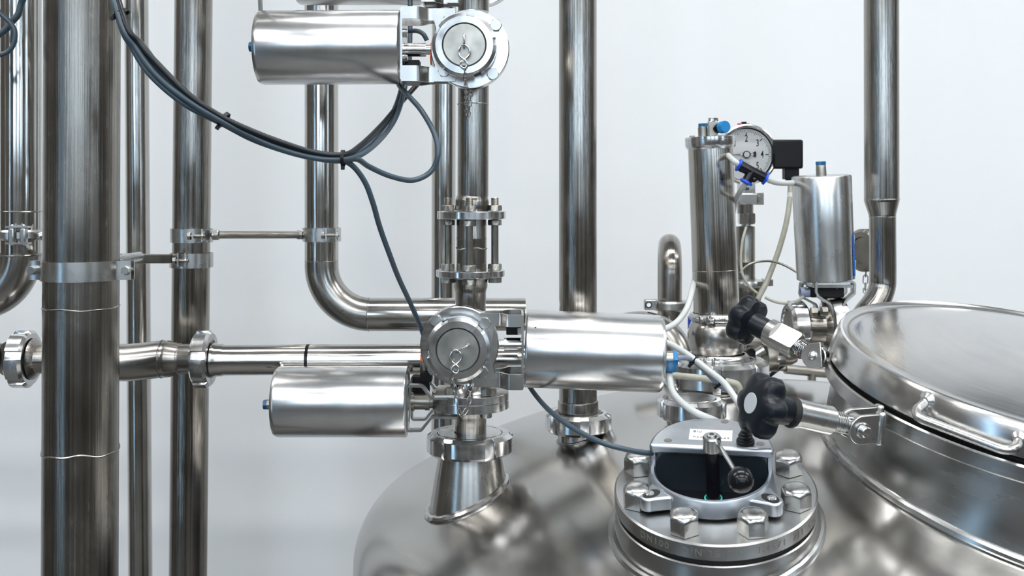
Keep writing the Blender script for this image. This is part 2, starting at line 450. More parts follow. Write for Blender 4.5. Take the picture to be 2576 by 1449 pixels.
# ------------------------------------------------------------------ tank
TX, TY, TR = 0.403, 1.566, 0.628
ZA = CZ-0.292; RC = 1.20; RK = 0.0885
zc = ZA-RC; phj = math.asin((TR-RK)/(RC-RK)); zk = zc+(RC-RK)*math.cos(phj)
def dome_z(x, y):
    r = math.hypot(x-TX, y-TY)
    if r <= RC*math.sin(phj): return zc+math.sqrt(RC*RC-r*r)
    if r < TR: return zk+math.sqrt(max(0, RK*RK-(r-(TR-RK))**2))
    return -10
def dome_n(x, y):
    e = 1e-3
    return V((-(dome_z(x+e, y)-dome_z(x-e, y))/(2*e), -(dome_z(x, y+e)-dome_z(x, y-e))/(2*e), 1)).normalized()
tank = thing('pressure_tank', 'large polished steel tank with domed top under the valves', 'tank', (TX, TY, 0))
pr = [(ZA, 0)]
for i in range(1, 25): a = phj*i/24; pr.append((zc+RC*math.cos(a), RC*math.sin(a)))
for i in range(1, 17): a = phj+(PI/2-phj)*i/16; pr.append((zk+RK*math.cos(a), TR-RK+RK*math.sin(a)))
pr += [(0.62, TR), (0.45, TR*0.9), (0.38, TR*0.6), (0.36, 0)]
MB().lathe((TX, TY, 0), Z, pr, 160).build('shell', 'tank', tank)
for i in range(4):
    a = PI/4+i*PI/2; c = V((TX+math.cos(a)*TR*.82, TY+math.sin(a)*TR*.82, 0))
    MB().cyl(c, c+Z*0.62, 0.04, n=20).build('leg', 'pipe', tank)

def march(A, dirv):
    """walk from A along dirv to the tank skin"""
    A = V(A); d = V(dirv).normalized(); t = 0
    while t < 0.6:
        p = A+d*t
        if p.z < dome_z(p.x, p.y): return p
        t += 0.001
    return A+d*t
def fillet(A, ax, r0, slope, t, parent, n=64, mat='weld'):
    """weld bead where a neck (cone) starting at A, radius r0, growing slope per metre along ax meets the tank"""
    a, u, v = frame(ax); path = []
    for j in range(n):
        q = 2*PI*j/n; rd = u*math.cos(q)+v*math.sin(q)
        path.append(march(V(A)+rd*r0, a+rd*slope))
    return MB().tube(path, t, 10, closed=True).build('weld_seam', mat, parent)

# ------------------------------------------------------------------ manhole
kH = 1.18
HC = V((0.5586*kH, 1.109*kH, CZ-0.17925*kH)); HN = V((0.111, -0.193, 1)).normalized(); HR = 0.22*kH; HH = 0.0318*kH
hn, hu, hv = frame(HN)
neck_ax = (-HN*0.5-dome_n(HC.x-.12, HC.y)*0.5).normalized()
neck_ax = -HN
mh = thing('manhole', 'wide round manhole with domed lid, clamping ring and bent rod handle', 'manhole', HC-HN*(HH+.1))
A0 = HC-HN*(HH+0.004)
MB().lathe(A0, -HN, [(0, HR*.9), (0, HR*1.0), (0.002, HR*1.006), (0.017, HR*1.006), (0.019, HR*1.0), (0.019, HR*.9)], 160, loop=True, caps=False).build('clamping_ring', 'ringsteel', mh)
nb = []; a_, u_, v_ = frame(neck_ax); rings = []
topr, botr = [], []
for j in range(128):
    q = 2*PI*j/128; rd = hu*math.cos(q)+hv*math.sin(q)
    p = A0+rd*HR*.965-HN*.018; topr.append(p); botr.append(march(p, neck_ax)+neck_ax*.01)
mbn = MB()
mids = [[t.lerp(b, f) for t, b in zip(topr, botr)] for f in (0, .25, .5, .75, 1)]
mbn.rings(mids, [j/128 for j in range(128)], [0, .03, .06, .09, .12], capA=False, capB=False).build('neck', 'ringsteel', mh)
MB().tube([b-neck_ax*.013 for b in botr], 0.006, 10, closed=True).build('weld_seam', 'ringsteel', mh)

pr = [(-HH, HR*.985), (-HH+.003, HR*1.0), (-HH*.55, HR*.992), (-.004, HR*.975), (0.0, HR*.966), (0.001, HR*.955), (-.003, HR*.94), (-.004, HR*.925)]
for i in range(1, 22): f = 1-i/21; pr.append((-.004+.030*(1-f*f), HR*.925*f))
lid = MB().lathe(HC, HN, pr, 180, caps=False).build('domed_lid', 'lid', mh)
MB().lathe(HC-HN*(HH+.004), HN, [(0, HR*.90), (0, HR*.962), (.005, HR*.962), (.005, HR*.90)], 96, loop=True, caps=False).build('gasket', 'rubber', mh)
def lidpt(px, py, off=0.0, tt=-HH*.5, rr=.985):
    # point of the lid skirt that projects nearest to a pixel
    best = None
    for j in range(2880):
        q = 2*PI*j/2880; p = HC+HN*tt+(hu*math.cos(q)+hv*math.sin(q))*HR*rr
        if p.y > HC.y: continue
        d = (1288+F*p.x/p.y-px)**2
        if best is None or d < best[0]: best = (d, p, (hu*math.cos(q)+hv*math.sin(q)))
    return best[1], best[2]
pa, ra = lidpt(2330, 1022, tt=-HH*.30); pb, rb = lidpt(2562, 1115, tt=-HH*.50)
pa2, pb2 = pa+ra*.026-HN*.012, pb+rb*.026-HN*.006
hpts = rounded([pa-ra*.004, pa2, pb2, pb-rb*.004], .014, 8)
MB().tube(hpts, .0052, 14).build('handle', 'satin', lid)
for p, r in ((pa, ra), (pb, rb)): MB().lathe(p-r*.003, r, [(0, .010), (.002, .0095), (.005, .006), (.006, .005)], 20).build('handle_foot', 'satin', lid)

# swing bolts with star knobs
def star_knob(parent, A, ax, R, disc):
    """A = centre of the face, ax points away from the face towards the hub"""
    def sh(q):
        c = 0.5+0.5*math.cos(6*q+3.4); return 1-0.21*c**1.5
    n = 126
    MB().lathe(A, ax, [(0.000, R*.50, .0), (.0005, R*.62, .3), (.003, R*.86, .85), (.007, R*.97, 1), (.012, R, 1), (.021, R*.98, 1), (.025, R*.88, .9), (.027, R*.6, .4), (.028, R*.47, 0), (.034, R*.44, 0), (.046, R*.42, 0), (.050, R*.38, 0)], n, shape=sh).build('star_grip', 'knob', parent)
    if disc: MB().lathe(A-V(ax).normalized()*.0008, ax, [(0, R*.30), (.0004, R*.31), (.002, R*.31)], 40).build('cover_disc', 'disc_grey', parent)
def helix(A, ax, r, L, turns, t, n=16):
    a, u, v = frame(ax); pts = []
    for i in range(int(turns*n)+1):
        q = 2*PI*i/n; pts.append(V(A)+a*(L*i/(turns*n))+(u*math.cos(q)+v*math.sin(q))*r)
    return MB().tube(pts, t, 6)

# front knob
E2 = P(2153, 1072, 1.180); K2 = P(1888, 1014, 1.135)
ax2 = (E2-K2).normalized(); L2 = (E2-K2).length
sb = thing('swing_bolt', 'black star knob with grey disc on a swing bolt in front of the lid', 'star knob', K2, 'star knob swing bolts on the manhole')
star_knob(sb, K2, ax2, .0362, True)
q0 = L2*.36
MB().lathe(K2+ax2*.048, ax2, [(0, .0135), (.003, .017), (.006, .017), (.007, .0135)], 32).build('washer', 'rubber', sb)
MB().lathe(K2+ax2*.054, ax2, [(0, .0145), (.001, .0165), (.005, .0165), (.006, .0155), (L2-.054-.036, .0158), (L2-.054-.034, .0140)], 40).build('sleeve', 'satin', sb)
pr = []
s0 = L2-.035
for i in range(6): pr += [(i*.0030, .0098), (i*.0030+.0008, .0118), (i*.0030+.0016, .0118), (i*.0030+.0024, .0098)]
MB().lathe(K2+ax2*s0, ax2, pr, 28).build('thread', 'machined', sb)
# eye: barrel across the bolt
ev = V((.40, -.86, -.18)).normalized()
ev = (ev-ax2*ev.dot(ax2)).normalized()
MB().lathe(E2-ev*.0065, ev, [(-.0, .0120), (.001, .0135), (.012, .0135), (.013, .0120)], 36).build('eye', 'satin', sb)
MB().box(K2+ax2*(L2-.012), ax2*.0070, ev*.0062, ax2.cross(ev)*.0098).build('eye_shank', 'satin', sb, bevel=.0015)
MB().cyl(K2+ax2*(L2-.030), K2+ax2*(L2-.012), .0092, n=24).build('eye_neck', 'machined', sb)
MB().cyl(E2-ev*.019, E2+ev*.021, .0062, n=24, bev=.0008).build('pin', 'machined', sb)
MB().lathe(E2+ev*.0135, ev, [(0, .0078), (.001, .0085), (.002, .0078)], 24).build('pin_collar', 'machined', sb)
lug = thing('hinge_lug', 'pair of rounded steel lugs welded under the ring at the front knob', 'lug', E2, 'lugs for the swing bolts')
inw = (HC-E2); inw = (inw-ev*inw.dot(ev)); inw = V((inw.x, inw.y, 0)).normalized(); inw = (inw-ev*inw.dot(ev)).normalized()
up = ev.cross(inw)
for s_g, ln in ((1, .021), (-1, .034)):
    c = E2+ev*(.0105*s_g)
    ptsl = [c+(inw*math.cos(a)+up*math.sin(a))*.0165-ev*.0025 for a in [PI/2+PI*i/14 for i in range(15)]]
    ptsl += [c+inw*ln-up*.0165-ev*.0025, c+inw*ln+up*.0165-ev*.0025]
    MB().prism(ptsl, ev*.005).build('lug_plate', 'satin', lug, bevel=.0008)
    MB().box(c+inw*(ln+.002), inw*.004, up*.019, ev*.006).build('weld_pad', 'satin', lug, bevel=.003)
# rear knob
E1 = P(2058, 898, 1.385); K1 = P(1858, 795, 1.48)
ax1 = (E1-K1).normalized(); L1 = (E1-K1).length
sb = thing('swing_bolt', 'black star knob with square steel block tilted up behind the lid edge', 'star knob', K1, 'star knob swing bolts on the manhole')
star_knob(sb, K1, ax1, .0355, False)
MB().lathe(K1+ax1*.046, ax1, [(0, .0115), (.004, .0130), (.007, .0130)], 32).build('washer', 'machined', sb)
b0 = .052; wv = ax1.cross(V((.2, -1, .35))).normalized(); fv = wv.cross(ax1).normalized()
if fv.y > 0: fv = -fv
fa_, fu_, fv_ = frame(ax1, ref=fv)
def flat(q):
    dq = (q+PI) % (2*PI)-PI
    return min(1.0, .0118/.0185/max(math.cos(dq), .3))
def flat2(q): return min(flat(q), flat(q-PI))
th_ = [2*PI*i/72 for i in range(72)]
MB().lathe(K1+ax1*b0, ax1, [(0, .0165, 0), (.002, .0185, 0), (.0135, .0185, 0), (.0140, .0185, 1), (.046, .0185, 1), (.048, .0160, 1)], ref=fv, th=th_, shape=flat2).build('flattened_block', 'satin', sb)
MB().cyl(K1+ax1*(b0+.040), E1-ax1*.012, .0085, n=24).build('shaft', 'machined', sb)
helix(K1+ax1*(b0+.050), ax1, .0108, L1-b0-.050-.014, 6, .0009).build('spring', 'machined', sb)
ev1 = V((.05, -1, -.1)); ev1 = (ev1-ax1*ev1.dot(ax1)).normalized()
MB().lathe(E1-ev1*.006, ev1, [(0, .0125), (.001, .0140), (.011, .0140), (.012, .0125)], 36).build('eye', 'satin', sb)
lug = thing('hinge_lug', 'rounded steel lug with pin at the left edge of the ring by the rear knob', 'lug', E1, 'lugs for the swing bolts')
inw = X; inw = (inw-ev1*inw.dot(ev1)).normalized(); up = ev1.cross(inw).normalized()
for s_g in (1,):
    c = E1+ev1*(.0105*s_g)
    ptsl = [c+(inw*math.cos(a)+up*math.sin(a))*.0160 for a in [PI/2+PI*i/14 for i in range(15)]]
    ptsl += [c+inw*.012-up*.0160, c+inw*.012+up*.0160]
    MB().prism(ptsl, ev1*.004).build('lug_plate', 'satin', lug, bevel=.0008)
MB().sphere(E1+ev1*.0145, .0062, 20).build('pin', 'machined', lug)

# ------------------------------------------------------------------ sight glass with lamp
SC = P(1797, 1226, 1.183); SN = V((-.075, -.275, 1)).normalized()
sn, su_, sv_ = frame(SN, ref=Y)       # su_ points away from the camera, sv_ to the left
sx_, sy_ = -sv_, su_                    # sx_ right, sy_ back
def sp(x, y, z): return SC+sx_*x+sy_*y+sn*z
sg = thing('sight_glass', 'round bolted sight glass flange with eight domed nuts on the tank', 'sight glass', SC-sn*.06)
MB().lathe(sp(0, 0, 0), -sn, [(0, .060), (0, .108), (.0015, .110), (.0175, .110), (.019, .1085), (.019, .060)], 128, loop=True, caps=False).build('cover_flange', 'flange', sg)
MB().lathe(sp(0, 0, -.019), -sn, [(0, .09), (0, .104), (.006, .104), (.006, .09)], 96, loop=True, caps=False).build('gasket', 'rubber', sg)
MB().lathe(sp(0, 0, -.025), -sn, [(0, .085), (0, .108), (.001, .1095), (.021, .1115), (.024, .111), (.034, .1125), (.044, .116), (.080, .120)], 128, caps=False).build('base_flange', 'flange', sg)
fillet(sp(0, 0, -.035), -sn, .1135, .04, .0055, sg, 96, 'flange')
me_nut = MB(); sh6 = lambda q: math.cos(PI/6)/math.cos((q % (PI/3))-PI/6)
th24 = [2*PI*i/36 for i in range(36)]
me_nut.lathe((0, 0, 0), Z, [(0, .0155, 1), (.0005, .0163, 1), (.0155, .0163, 1)] + [(.0155+.0075*math.sin(a)*1.0+.0, .0163*math.cos(a*.92)**.8, max(0, 1-a*1.2)) for a in [PI/2*i/7 for i in range(1, 8)]], th=th24, shape=sh6, ref=X)
me_nut = me_nut.mesh('domed_nut', M['brass'] if False else M['satin'], angle=22)
for i in range(8):
    a = math.radians(14+45*i)
    m4 = mat_axis(sp(.0905*math.cos(a), .0905*math.sin(a), 0.0002), sn, ref=sx_) @ Matrix.Rotation(random.random()*1.0, 4, 'Z')
    o = inst('domed_nut', me_nut, m4, sg)
# rim lettering on the flange edge
def rim_text(txt, size, R, ang0, zoff, parent, name='lettering', mat='ink_grey'):
    me = text_mesh(txt, size, .0001, spacing=1.25)
    for v in me.vertices:
        a = ang0+v.co.x/R; r = R+v.co.z+.0002
        p = sp(r*math.sin(a), -r*math.cos(a), zoff+v.co.y); v.co = p-ORG[parent.name]
    me.materials.clear(); me.materials.append(M[mat])
    o = bpy.data.objects.new(name, me); COL.objects.link(o); o.parent = parent; ORG[o.name] = ORG[parent.name]
rim_text('DN100   DIN 28120    1.4571  711  CH', .0105, .110, 0.02, -.0095, sg)
# lamp housing
LA = math.radians(-14); lx_ = sx_*math.cos(LA)+sy_*math.sin(LA); ly_ = -sx_*math.sin(LA)+sy_*math.cos(LA)
def lq(x, y, z): return SC+lx_*x+ly_*y+sn*z
lamp = thing('sight_glass_lamp', 'cast grey lamp housing with wiper lever standing on the sight glass', 'lamp', sp(0, 0, .0))
LR = .0665; LH = .019; LT = .038; YD = .000; lc = (-.003, .002)
MB().lathe(sp(lc[0], lc[1], .0025), sn, [(0, LR+.002), (.001, LR+.0035), (LH-.002, LR), (LH, LR-.0015), (LH, LR-.0045), (LH-.003, LR-.006), (.002, LR-.008), (0, LR-.008)], 96, loop=True, caps=False).build('housing', 'cast', lamp)
MB().lathe(sp(lc[0], lc[1], .0005), sn, [(0, LR-.006), (0, LR+.001), (.0022, LR+.001), (.0022, LR-.006)], 64, loop=True, caps=False).build('gasket', 'rubber', lamp)
MB().lathe(sp(lc[0], lc[1], -.0080), sn, [(0, .060), (.0015, .060)], 64).build('glass_pane', 'gloss_black', lamp)
# dark divider wall under the lid's straight front edge
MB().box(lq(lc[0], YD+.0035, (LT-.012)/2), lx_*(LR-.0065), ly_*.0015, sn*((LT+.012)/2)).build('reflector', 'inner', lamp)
def dshape(R, y0, n=30):
    a0 = math.asin(y0/R); pts = []
    for i in range(n+1):
        a = a0+(PI-2*a0)*i/n; pts.append((R*math.cos(a), R*math.sin(a)))
    return pts
dpts = dshape(LR-.001, YD+.001)
boxm = MB(); rin = [(x*.93, y*.93) for x, y in dpts]
boxm.prism([lq(lc[0]+x, lc[1]+y, LH-.002) for x, y in dpts]+[lq(lc[0]+x, lc[1]+max(y, YD+.001), LH-.002) for x, y in rin[::-1]], sn*(LT-LH+.002)).build('lamp_box', 'cast', lamp)
dpts = dshape(LR+.0005, YD-.003)
cover = MB().prism([lq(lc[0]+x, lc[1]+y, LT) for x, y in dpts], sn*.0115).build('lamp_cover', 'cast', lamp, bevel=.0036)
zc_ = LT+.0115
for x, y in ((-.050, .010), (.050, .012), (.010, .059)):
    MB().lathe(lq(x, y, zc_-.001), sn, [(0, .0045), (.0012, .0045), (.0014, .0028)], 20).build('cover_screw', 'stud', cover)
MB().box(lq(-.004, .026, zc_+.0001), lx_*.0235, ly_*.012, sn*.0003).build('type_label', 'white', cover)
base4 = mat_axis(lq(-.019, .033, zc_+.0006), sn, ref=lx_)
text('lettering', 'elu', .0085, base4, cover, 'ink_grey')
text('lettering', 'MAX', .0045, mat_axis(lq(-.018, .0195, zc_+.0006), sn, ref=lx_), cover, 'ink_grey', spacing=1.3)
text('lettering', 'LAR', .0045, mat_axis(lq(.012, .0195, zc_+.0006), sn, ref=lx_), cover, 'ink_grey', spacing=1.3)
# push button
bt = MB().lathe(lq(.034, .013, zc_), sn, [(0, .0098), (.003, .0098), (.0035, .0085), (.005, .0085), (.006, .007), (.009, .0078), (.010, .006), (.012, .0062), (.013, .0048), (.018, .0045), (.0195, .003)], 28).build('push_button', 'black', cover)
# lugs with cap screws
for ang in (math.radians(207), math.radians(309), math.radians(35)):
    rd = sx_*math.cos(ang)+sy_*math.sin(ang); tn = sn.cross(rd); c0 = sp(lc[0], lc[1], .003)
    R0, R1 = LR-.001, LR+.018
    outline = [c0+rd*R0+tn*.019, c0+rd*(R0+.004)+tn*.016]
    for i in range(13):
        a = PI/2-PI*i/12; outline.append(c0+rd*(R1+math.cos(a)*.0085)+tn*math.sin(a)*.0095)
    outline += [c0+rd*(R0+.004)-tn*.016, c0+rd*R0-tn*.019]
    lugo = MB().prism(outline, sn*.016).build('fixing_lug', 'cast', lamp, bevel=.002)
    slot = [c0+rd*(R1-.005+math.cos(a)*(.0105))+tn*math.sin(a)*.0068+sn*.0161 for a in [2*PI*i/24 for i in range(24)]]
    MB().prism(slot, sn*.0003).build('screw_recess', 'rubber', lugo)
    MB().lathe(c0+rd*(R1-.003)+sn*.0162, sn, [(0, .0050), (.0012, .0050), (.0016, .0044), (.0016, .0024), (.0006, .0022), (.0006, 0)], 24).build('cap_screw', 'machined', lugo)
# wiper spindle, hub, lever and ball
hub = sp(-.004, -.014, -.006)
wp = thing('wiper_lever', 'steel wiper spindle with a sloping rod ending in a black ball grip', 'lever', hub)
MB().cyl(hub+sn*.001, hub+sn*(.060), .0072, n=28).build('spindle', 'gloss_black', wp)
MB().lathe(hub+sn*.0008, sn, [(0, .0082), (0, .0098), (.0015, .0098), (.0015, .0082)], 32, loop=True, caps=False).build('seal_ring', 'green', wp)
hz = .059
MB().lathe(hub+sn*hz, sn, [(0, .0088), (.001, .0098), (.016, .0098), (.018, .0085), (.018, .0055), (.015, .005), (.015, 0)], 36).build('hub', 'satin', wp)
hxm = MB(); hxm.lathe(hub+sn*(hz+.0145), sn, [(0, .0052), (.005, .0052), (.0055, .0046), (.0055, .0026), (.003, .0024), (.003, 0)], 24); hxm.build('hub_screw', 'machined', wp)
lp0 = hub+sn*(hz+.010)+sx_*.006-sy_*.006; lp1 = P(1856, 1196, 1.062)
MB().tube([lp0, lp1], .0026, 14).build('lever_rod', 'machined', wp)
bd = (lp1-lp0).normalized()
MB().lathe(lp1-bd*.003, bd, [(0, .0055), (.003, .0072), (.006, .0105), (.012, .0128), (.018, .0125), (.023, .0095), (.0265, .005), (.0275, 0)], 32).build('ball_grip', 'gloss_black', wp)

# ------------------------------------------------------------------ generic parts
def zfloor_px(d): return HY+CZ*F/d
def zceil_px(d): return HY-(ZC-CZ)*F/d
def act_body(parent, A, B, r, mat='actuator', rimA=.006, capA=True):
    """drum of an actuator: A = fitting end, B = bracket end"""
    A, B = V(A), V(B); L = (B-A).length
    pr = [(0, 0), (0, r*.90), (rimA*.12, r*.955), (rimA*.5, r*.985), (rimA, r), (L-.0015, r), (L, r*.985), (L, r*.95), (L-.002, r*.94), (L-.002, 0)]
    MB().lathe(A, B-A, pr, 72).build('actuator_drum', mat, parent)
def fitting(parent, A, ax, s=1.0, cap='cap_blue'):
    f_ = MB().lathe(A, ax, [(0, .0088), (.003, .0088), (.003, .0076), (.010, .0080), (.010, .0066)], 28, sc=s).build('fitting', 'brass', parent)
    MB().hexa(V(A)+V(ax).normalized()*.010*s, ax, .0080*s, .0062*s).build('fitting_cap', cap, f_)

# link of the small chains
lk = []
for i in range(20):
    a = 2*PI*i/20; lk.append(V((math.cos(a)*.0022, 0, math.sin(a)*.0022+(.0022 if math.sin(a) > 0 else -.0022))))
LINK = MB().tube(lk, .00062, 6, closed=True).mesh('chain_link', M['chain'])
def chain(label, pts, group=None, sc_=1.0):
    path = spline(pts, 20); t = thing('cap_chain', label, 'chain', path[0], group)
    acc, nxt, i, pitch = 0, 0, 0, .0072*sc_
    for a, b in zip(path[:-1], path[1:]):
        acc += (b-a).length
        if acc >= nxt:
            dirv = (b-a).normalized(); m4 = mat_axis(b, dirv, ref=Y) @ Matrix.Rotation((i % 2)*PI/2+.25, 4, 'Z') @ Matrix.Scale(sc_, 4)
            inst('chain_link', LINK, m4, t); nxt += pitch; i += 1
    return t

# ------------------------------------------------------------------ blind butterfly valve with actuator to one side
def blind_valve(name_lab, act_lab, cx, cy, side, ax0, ax1, dcol, fa, bolt_ph, bracket_px, worn='actuator', ring_ph=0.2, hookang=0, shift=(0, 0), plug=True):
    """cx, cy: pixel centre of the cap face; side -1 = actuator left, 1 = right"""
    df = dcol-.065                       # flange pair depth
    C = P(cx, cy, dcol-.11); C = V((C.x, 0, C.z))
    def q(dx, y, dz): return V((C.x+dx, y, C.z+dz))
    t = thing('butterfly_valve', name_lab, 'valve', q(0, df, 0), 'blind capped valves on the column')
    colx = P(1190, 0, dcol).x
    tx = colx-C.x; fo = .0055 if side < 0 else 0.0
    MB().lathe(V((colx, dcol+.018, C.z)), V((C.x+fo-colx, -.075, 0)), [(0, .010), (.006, .020), (.018, .0235), (.040, .0235), (.052, .0300), (.060, .032)], 40).build('tee_body', 'satin', t)
    R = .0485
    MB().lathe(q(fo, df+.012, 0), -Y, [(0, R-.001), (.001, R), (.0108, R), (.0118, R-.0005)], 72).build('rear_flange', 'machined', t)
    MB().lathe(q(fo, df, 0), -Y, [(0, R-.001), (.001, R), (.0108, R), (.0118, R-.001)], 72).build('front_flange', 'machined', t)
    mb = MB(); yb = df-.0125
    hexm = MB().hexa((0, 0, 0), Z, .0076, .0065).mesh('bolt', M['satin'])
    for i in range(4):
        a = bolt_ph+PI/2*i
        inst('bolt', hexm, mat_axis(q(fo+math.cos(a)*.0425, yb, math.sin(a)*.0425), -Y), t)
    MB().lathe(q(fo*.6, df-.012, 0), -Y, [(0, .030), (.012, .028), (.022, .028)], 48).build('outlet_neck', 'satin', t)
    y1 = dcol-.088
    nut = MB(); ring_nut(nut, q(0, y1-.025, 0), Y, .0388, .025, .0262, k=5, ph=ring_ph, w=.24, depth=.075, ch=.0026)
    nut.build('union_nut', 'machined', t)
    pl = MB().lathe(q(0, y1-.012, 0), -Y, [(0, .0255), (.0115, .0255), (.0122, .0250), (.0122, 0)], 64).build('blind_plug', 'plug', t)
    MB().lathe(q(0, y1-.0238, 0), -Y, [(0, .0254), (.0004, .0266)], 64, caps=False).build('groove', 'rubber', t)
    # wire loop on the plug
    yp = y1-.0245
    ha = hookang
    a0 = q(shift[0], yp, shift[1]+.002); e = V((math.sin(ha), 0, -math.cos(ha)))
    wl = spline([a0+V((0, .001, 0)), a0+V((0, -.0045, 0)), a0+e*.006+V((0, -.006, 0)), a0+e*.012+V((0, -.0055, 0)), a0+e*.017+V((0, -.003, 0))], 6)
    MB().tube(wl, .0013, 8).build('wire_loop', 'machined', t)
    hk = a0+e*.0165+V((0, -.0055, 0))
    s_ = [V((-.0028, 0, .001)), V((-.0046, 0, -.003)), V((-.003, 0, -.0075)), V((.0008, 0, -.0105)), V((.003, 0, -.014)), V((.0006, 0, -.0175)), V((-.0028, 0, -.0155)), V((-.0025, 0, -.012)), V((.001, 0, -.0095)), V((.0048, 0, -.0055)), V((.0045, 0, -.001)), V((.0012, 0, .0022)), V((-.0022, 0, .0018))]
    MB().tube(spline([hk+v*1.4 for v in s_], 5), .0011, 8).build('s_hook', 'machined', t)
    # bracket: plates either side of the flanges, arms at top and bottom, end plate on the drum
    px1, top, bot = bracket_px       # pixel x of the drum end face ; rows of the plate
    xe = (px1-1288)*df/F
    sgn = side; zt = CZ+(HY-top)*df/F; zb = CZ+(HY-bot)*df/F
    xp = q(fo, 0, 0).x
    for (yy, out) in ((df-.0135, -.016), (df+.0135, .016)):
        # plate, bites round the flange
        pp = [V((xp+sgn*.018, yy, zt)), V((xp+sgn*.046, yy, zt)), V((xp+sgn*.046, yy, zt-.011))]
        for i in range(9):
            a = PI/2-PI*i/8; pp.append(V((xp+sgn*(.046+.0-.006*math.cos(a)), yy, (zt+zb)/2+math.sin(a)*((zt-zb)/2-.014))))
        pp += [V((xp+sgn*.046, yy, zb+.011)), V((xp+sgn*.046, yy, zb)), V((xp+sgn*.018, yy, zb))]
        MB().prism(pp, V((0, -.0022 if out < 0 else .0022, 0))).build('bracket_plate', 'satin', t)
        for (z0, hgt) in ((zt-.0075, .015), (zb+.0085, .019)):
            w_ = abs(xe-(xp+sgn*.045))
            path = [V((xp+sgn*.044, yy, z0)), V((xp+sgn*(.045+w_*.18), yy, z0)), V((xp+sgn*(.045+w_*.45), yy+out, z0)), V((xe-sgn*.0015, yy+out, z0))]
            path = rounded(path, .006, 5)
            MB().ribbon(path, Z, hgt, .0026).build('bracket_arm', 'satin', t)
    MB().box(V((xe-sgn*.0018, df, (zt+zb)/2)), X*.0013, Y*.031, Z*((zt-zb)/2-.001)).build('bracket_end_plate', 'satin', t)
    MB().lathe(V((xp+sgn*.049, df, C.z)), X*sgn, [(0, .0062), (.006, .0062), (.006, .0085), (abs(xe-xp)-.049, .0085)], 28).build('stem', 'machined', t)
    MB().box(V((xe-sgn*.013, df+.004, zb+.021 if side < 0 else zt-.021)), X*.009, Y*.012, Z*.0065).build('position_sensor', 'box_black', t, bevel=.001)
    for zz in (.018, -.012):
        MB().hexa(V((xe-sgn*.003, df-.012, C.z+zz)), -X*sgn, .0048, .005).build('bolt', 'machined', t)
    if side < 0: MB().lathe(V((xp+sgn*.0485, df+.010, C.z-.004)), X*sgn, [(0, .014), (.0015, .014)], 32).build('orange_indicator', 'orange', t)
    # actuator
    a_y = (fa[0], fa[1])
    A = P(ax0, fa[0], df); B = P(ax1, fa[1], df); r = fa[2]*S(df)
    at = thing('actuator', act_lab, 'actuator', (A+B)/2, 'pneumatic drum actuators')
    act_body(at, A, B, r, worn)
    return t, at, A, B, r

v1, act1, A1, B1, r1 = blind_valve('upper butterfly valve with round cap and hanging chain', 'horizontal brushed steel drum left of the upper capped valve', 1168, 113, -1, 652, 1008, 1.40, (120, 119, 93), PI/4-.06, (1012, 26, 208), hookang=0.0, shift=(0, .010))
fitting(act1, P(655, 118, 1.345), -X, .85)
MB().hexa(P(648, 92, 1.37), -X*.3+Z, .0042, .010).build('fitting_cap', 'cap_blue', act1)
v2, act2, A2, B2, r2 = blind_valve('lower butterfly valve with round cap and chain loop', 'horizontal brushed steel drum right of the lower capped valve', 1152, 880, 1, 1665, 1322, 1.40, (890, 876, 97), PI/4-.05, (1318, 785, 968), ring_ph=.80, hookang=-1.05, shift=(.012, .004))
# elbow fitting at the right end
fA = P(1664, 902, 1.335)
MB().lathe(fA, X, [(0, .0090), (.010, .0095), (.0135, .0095)], 28).build('fitting', 'brass', act2)
MB().hexa(fA+X*.0135, X, .0108, .006).build('fitting_cap', 'cyan', act2)
MB().lathe(P(1684, 905, 1.325), -Z, [(0, .0075), (.004, .0078), (.006, .0092), (.013, .0098), (.0145, .0088)], 14).build('fitting_collar', 'cap_blue', act2)
MB().lathe(P(1347, 824, 1.289), -Y, [(0, .0009), (.0002, .0009)], 10).build('vent_hole', 'ink', act2)
# upper valve partly above the frame
v0, act0, A0_, B0_, r0_ = blind_valve('topmost butterfly valve cut by the upper picture edge', 'drum at the top edge, only its underside showing', 1197, -92, -1, 748, 1058, 1.50, (-78, -78, 90), PI/4, (1062, -165, 12), hookang=0.0, shift=(0, .010))
chain('short chain hanging from the upper round cap', [P(1170, 178, 1.285), P(1172, 220, 1.30), P(1173, 262, 1.34), P(1176, 298, 1.352), P(1182, 262, 1.352), P(1186, 228, 1.36)], 'cap chains')
chain('chain loop hanging from the lower round cap', [P(1137, 930, 1.285), P(1142, 965, 1.285), P(1150, 1015, 1.285), P(1161, 1045, 1.29), P(1178, 1020, 1.295), P(1182, 985, 1.30), P(1184, 955, 1.32)], 'cap chains')

# ------------------------------------------------------------------ centre column
DC = 1.40; s = S(DC)
col = thing('column_pipe', 'vertical steel pipe between the two capped valves', 'pipe', P(1188, 380, DC))
def vpipe(parent, name, cx0, cx1, y0, y1, r, d, mat='pipe', n=64, prof=None):
    A = P(cx0, y0, d); B = P(cx1, y1, d)
    if prof is None: MB().cyl(A, B, r*S(d), n=n).build(name, mat, parent)
    else:
        L = (B-A).length; MB().lathe(A, B-A, [((p[0]-y0)/(y1-y0)*L, p[1]*S(d)) for p in prof], n).build(name, mat, parent)
vpipe(col, 'tube', 1194, 1191, zceil_px(DC), 30, 39, DC)
vpipe(col, 'tube', 1191, 1189.7, 195, 494, 39, DC, 'pipe')
vpipe(col, 'reducer', 1190, 1186, 480, 532, 38, DC, 'pipe', prof=[(480, 38), (490, 38.4), (496, 39.2), (503, 42), (508, 43), (522, 42), (528, 42.5), (532, 47)])
weld(P(1190, 262, DC), Z, 39.2*s, col, .0006)
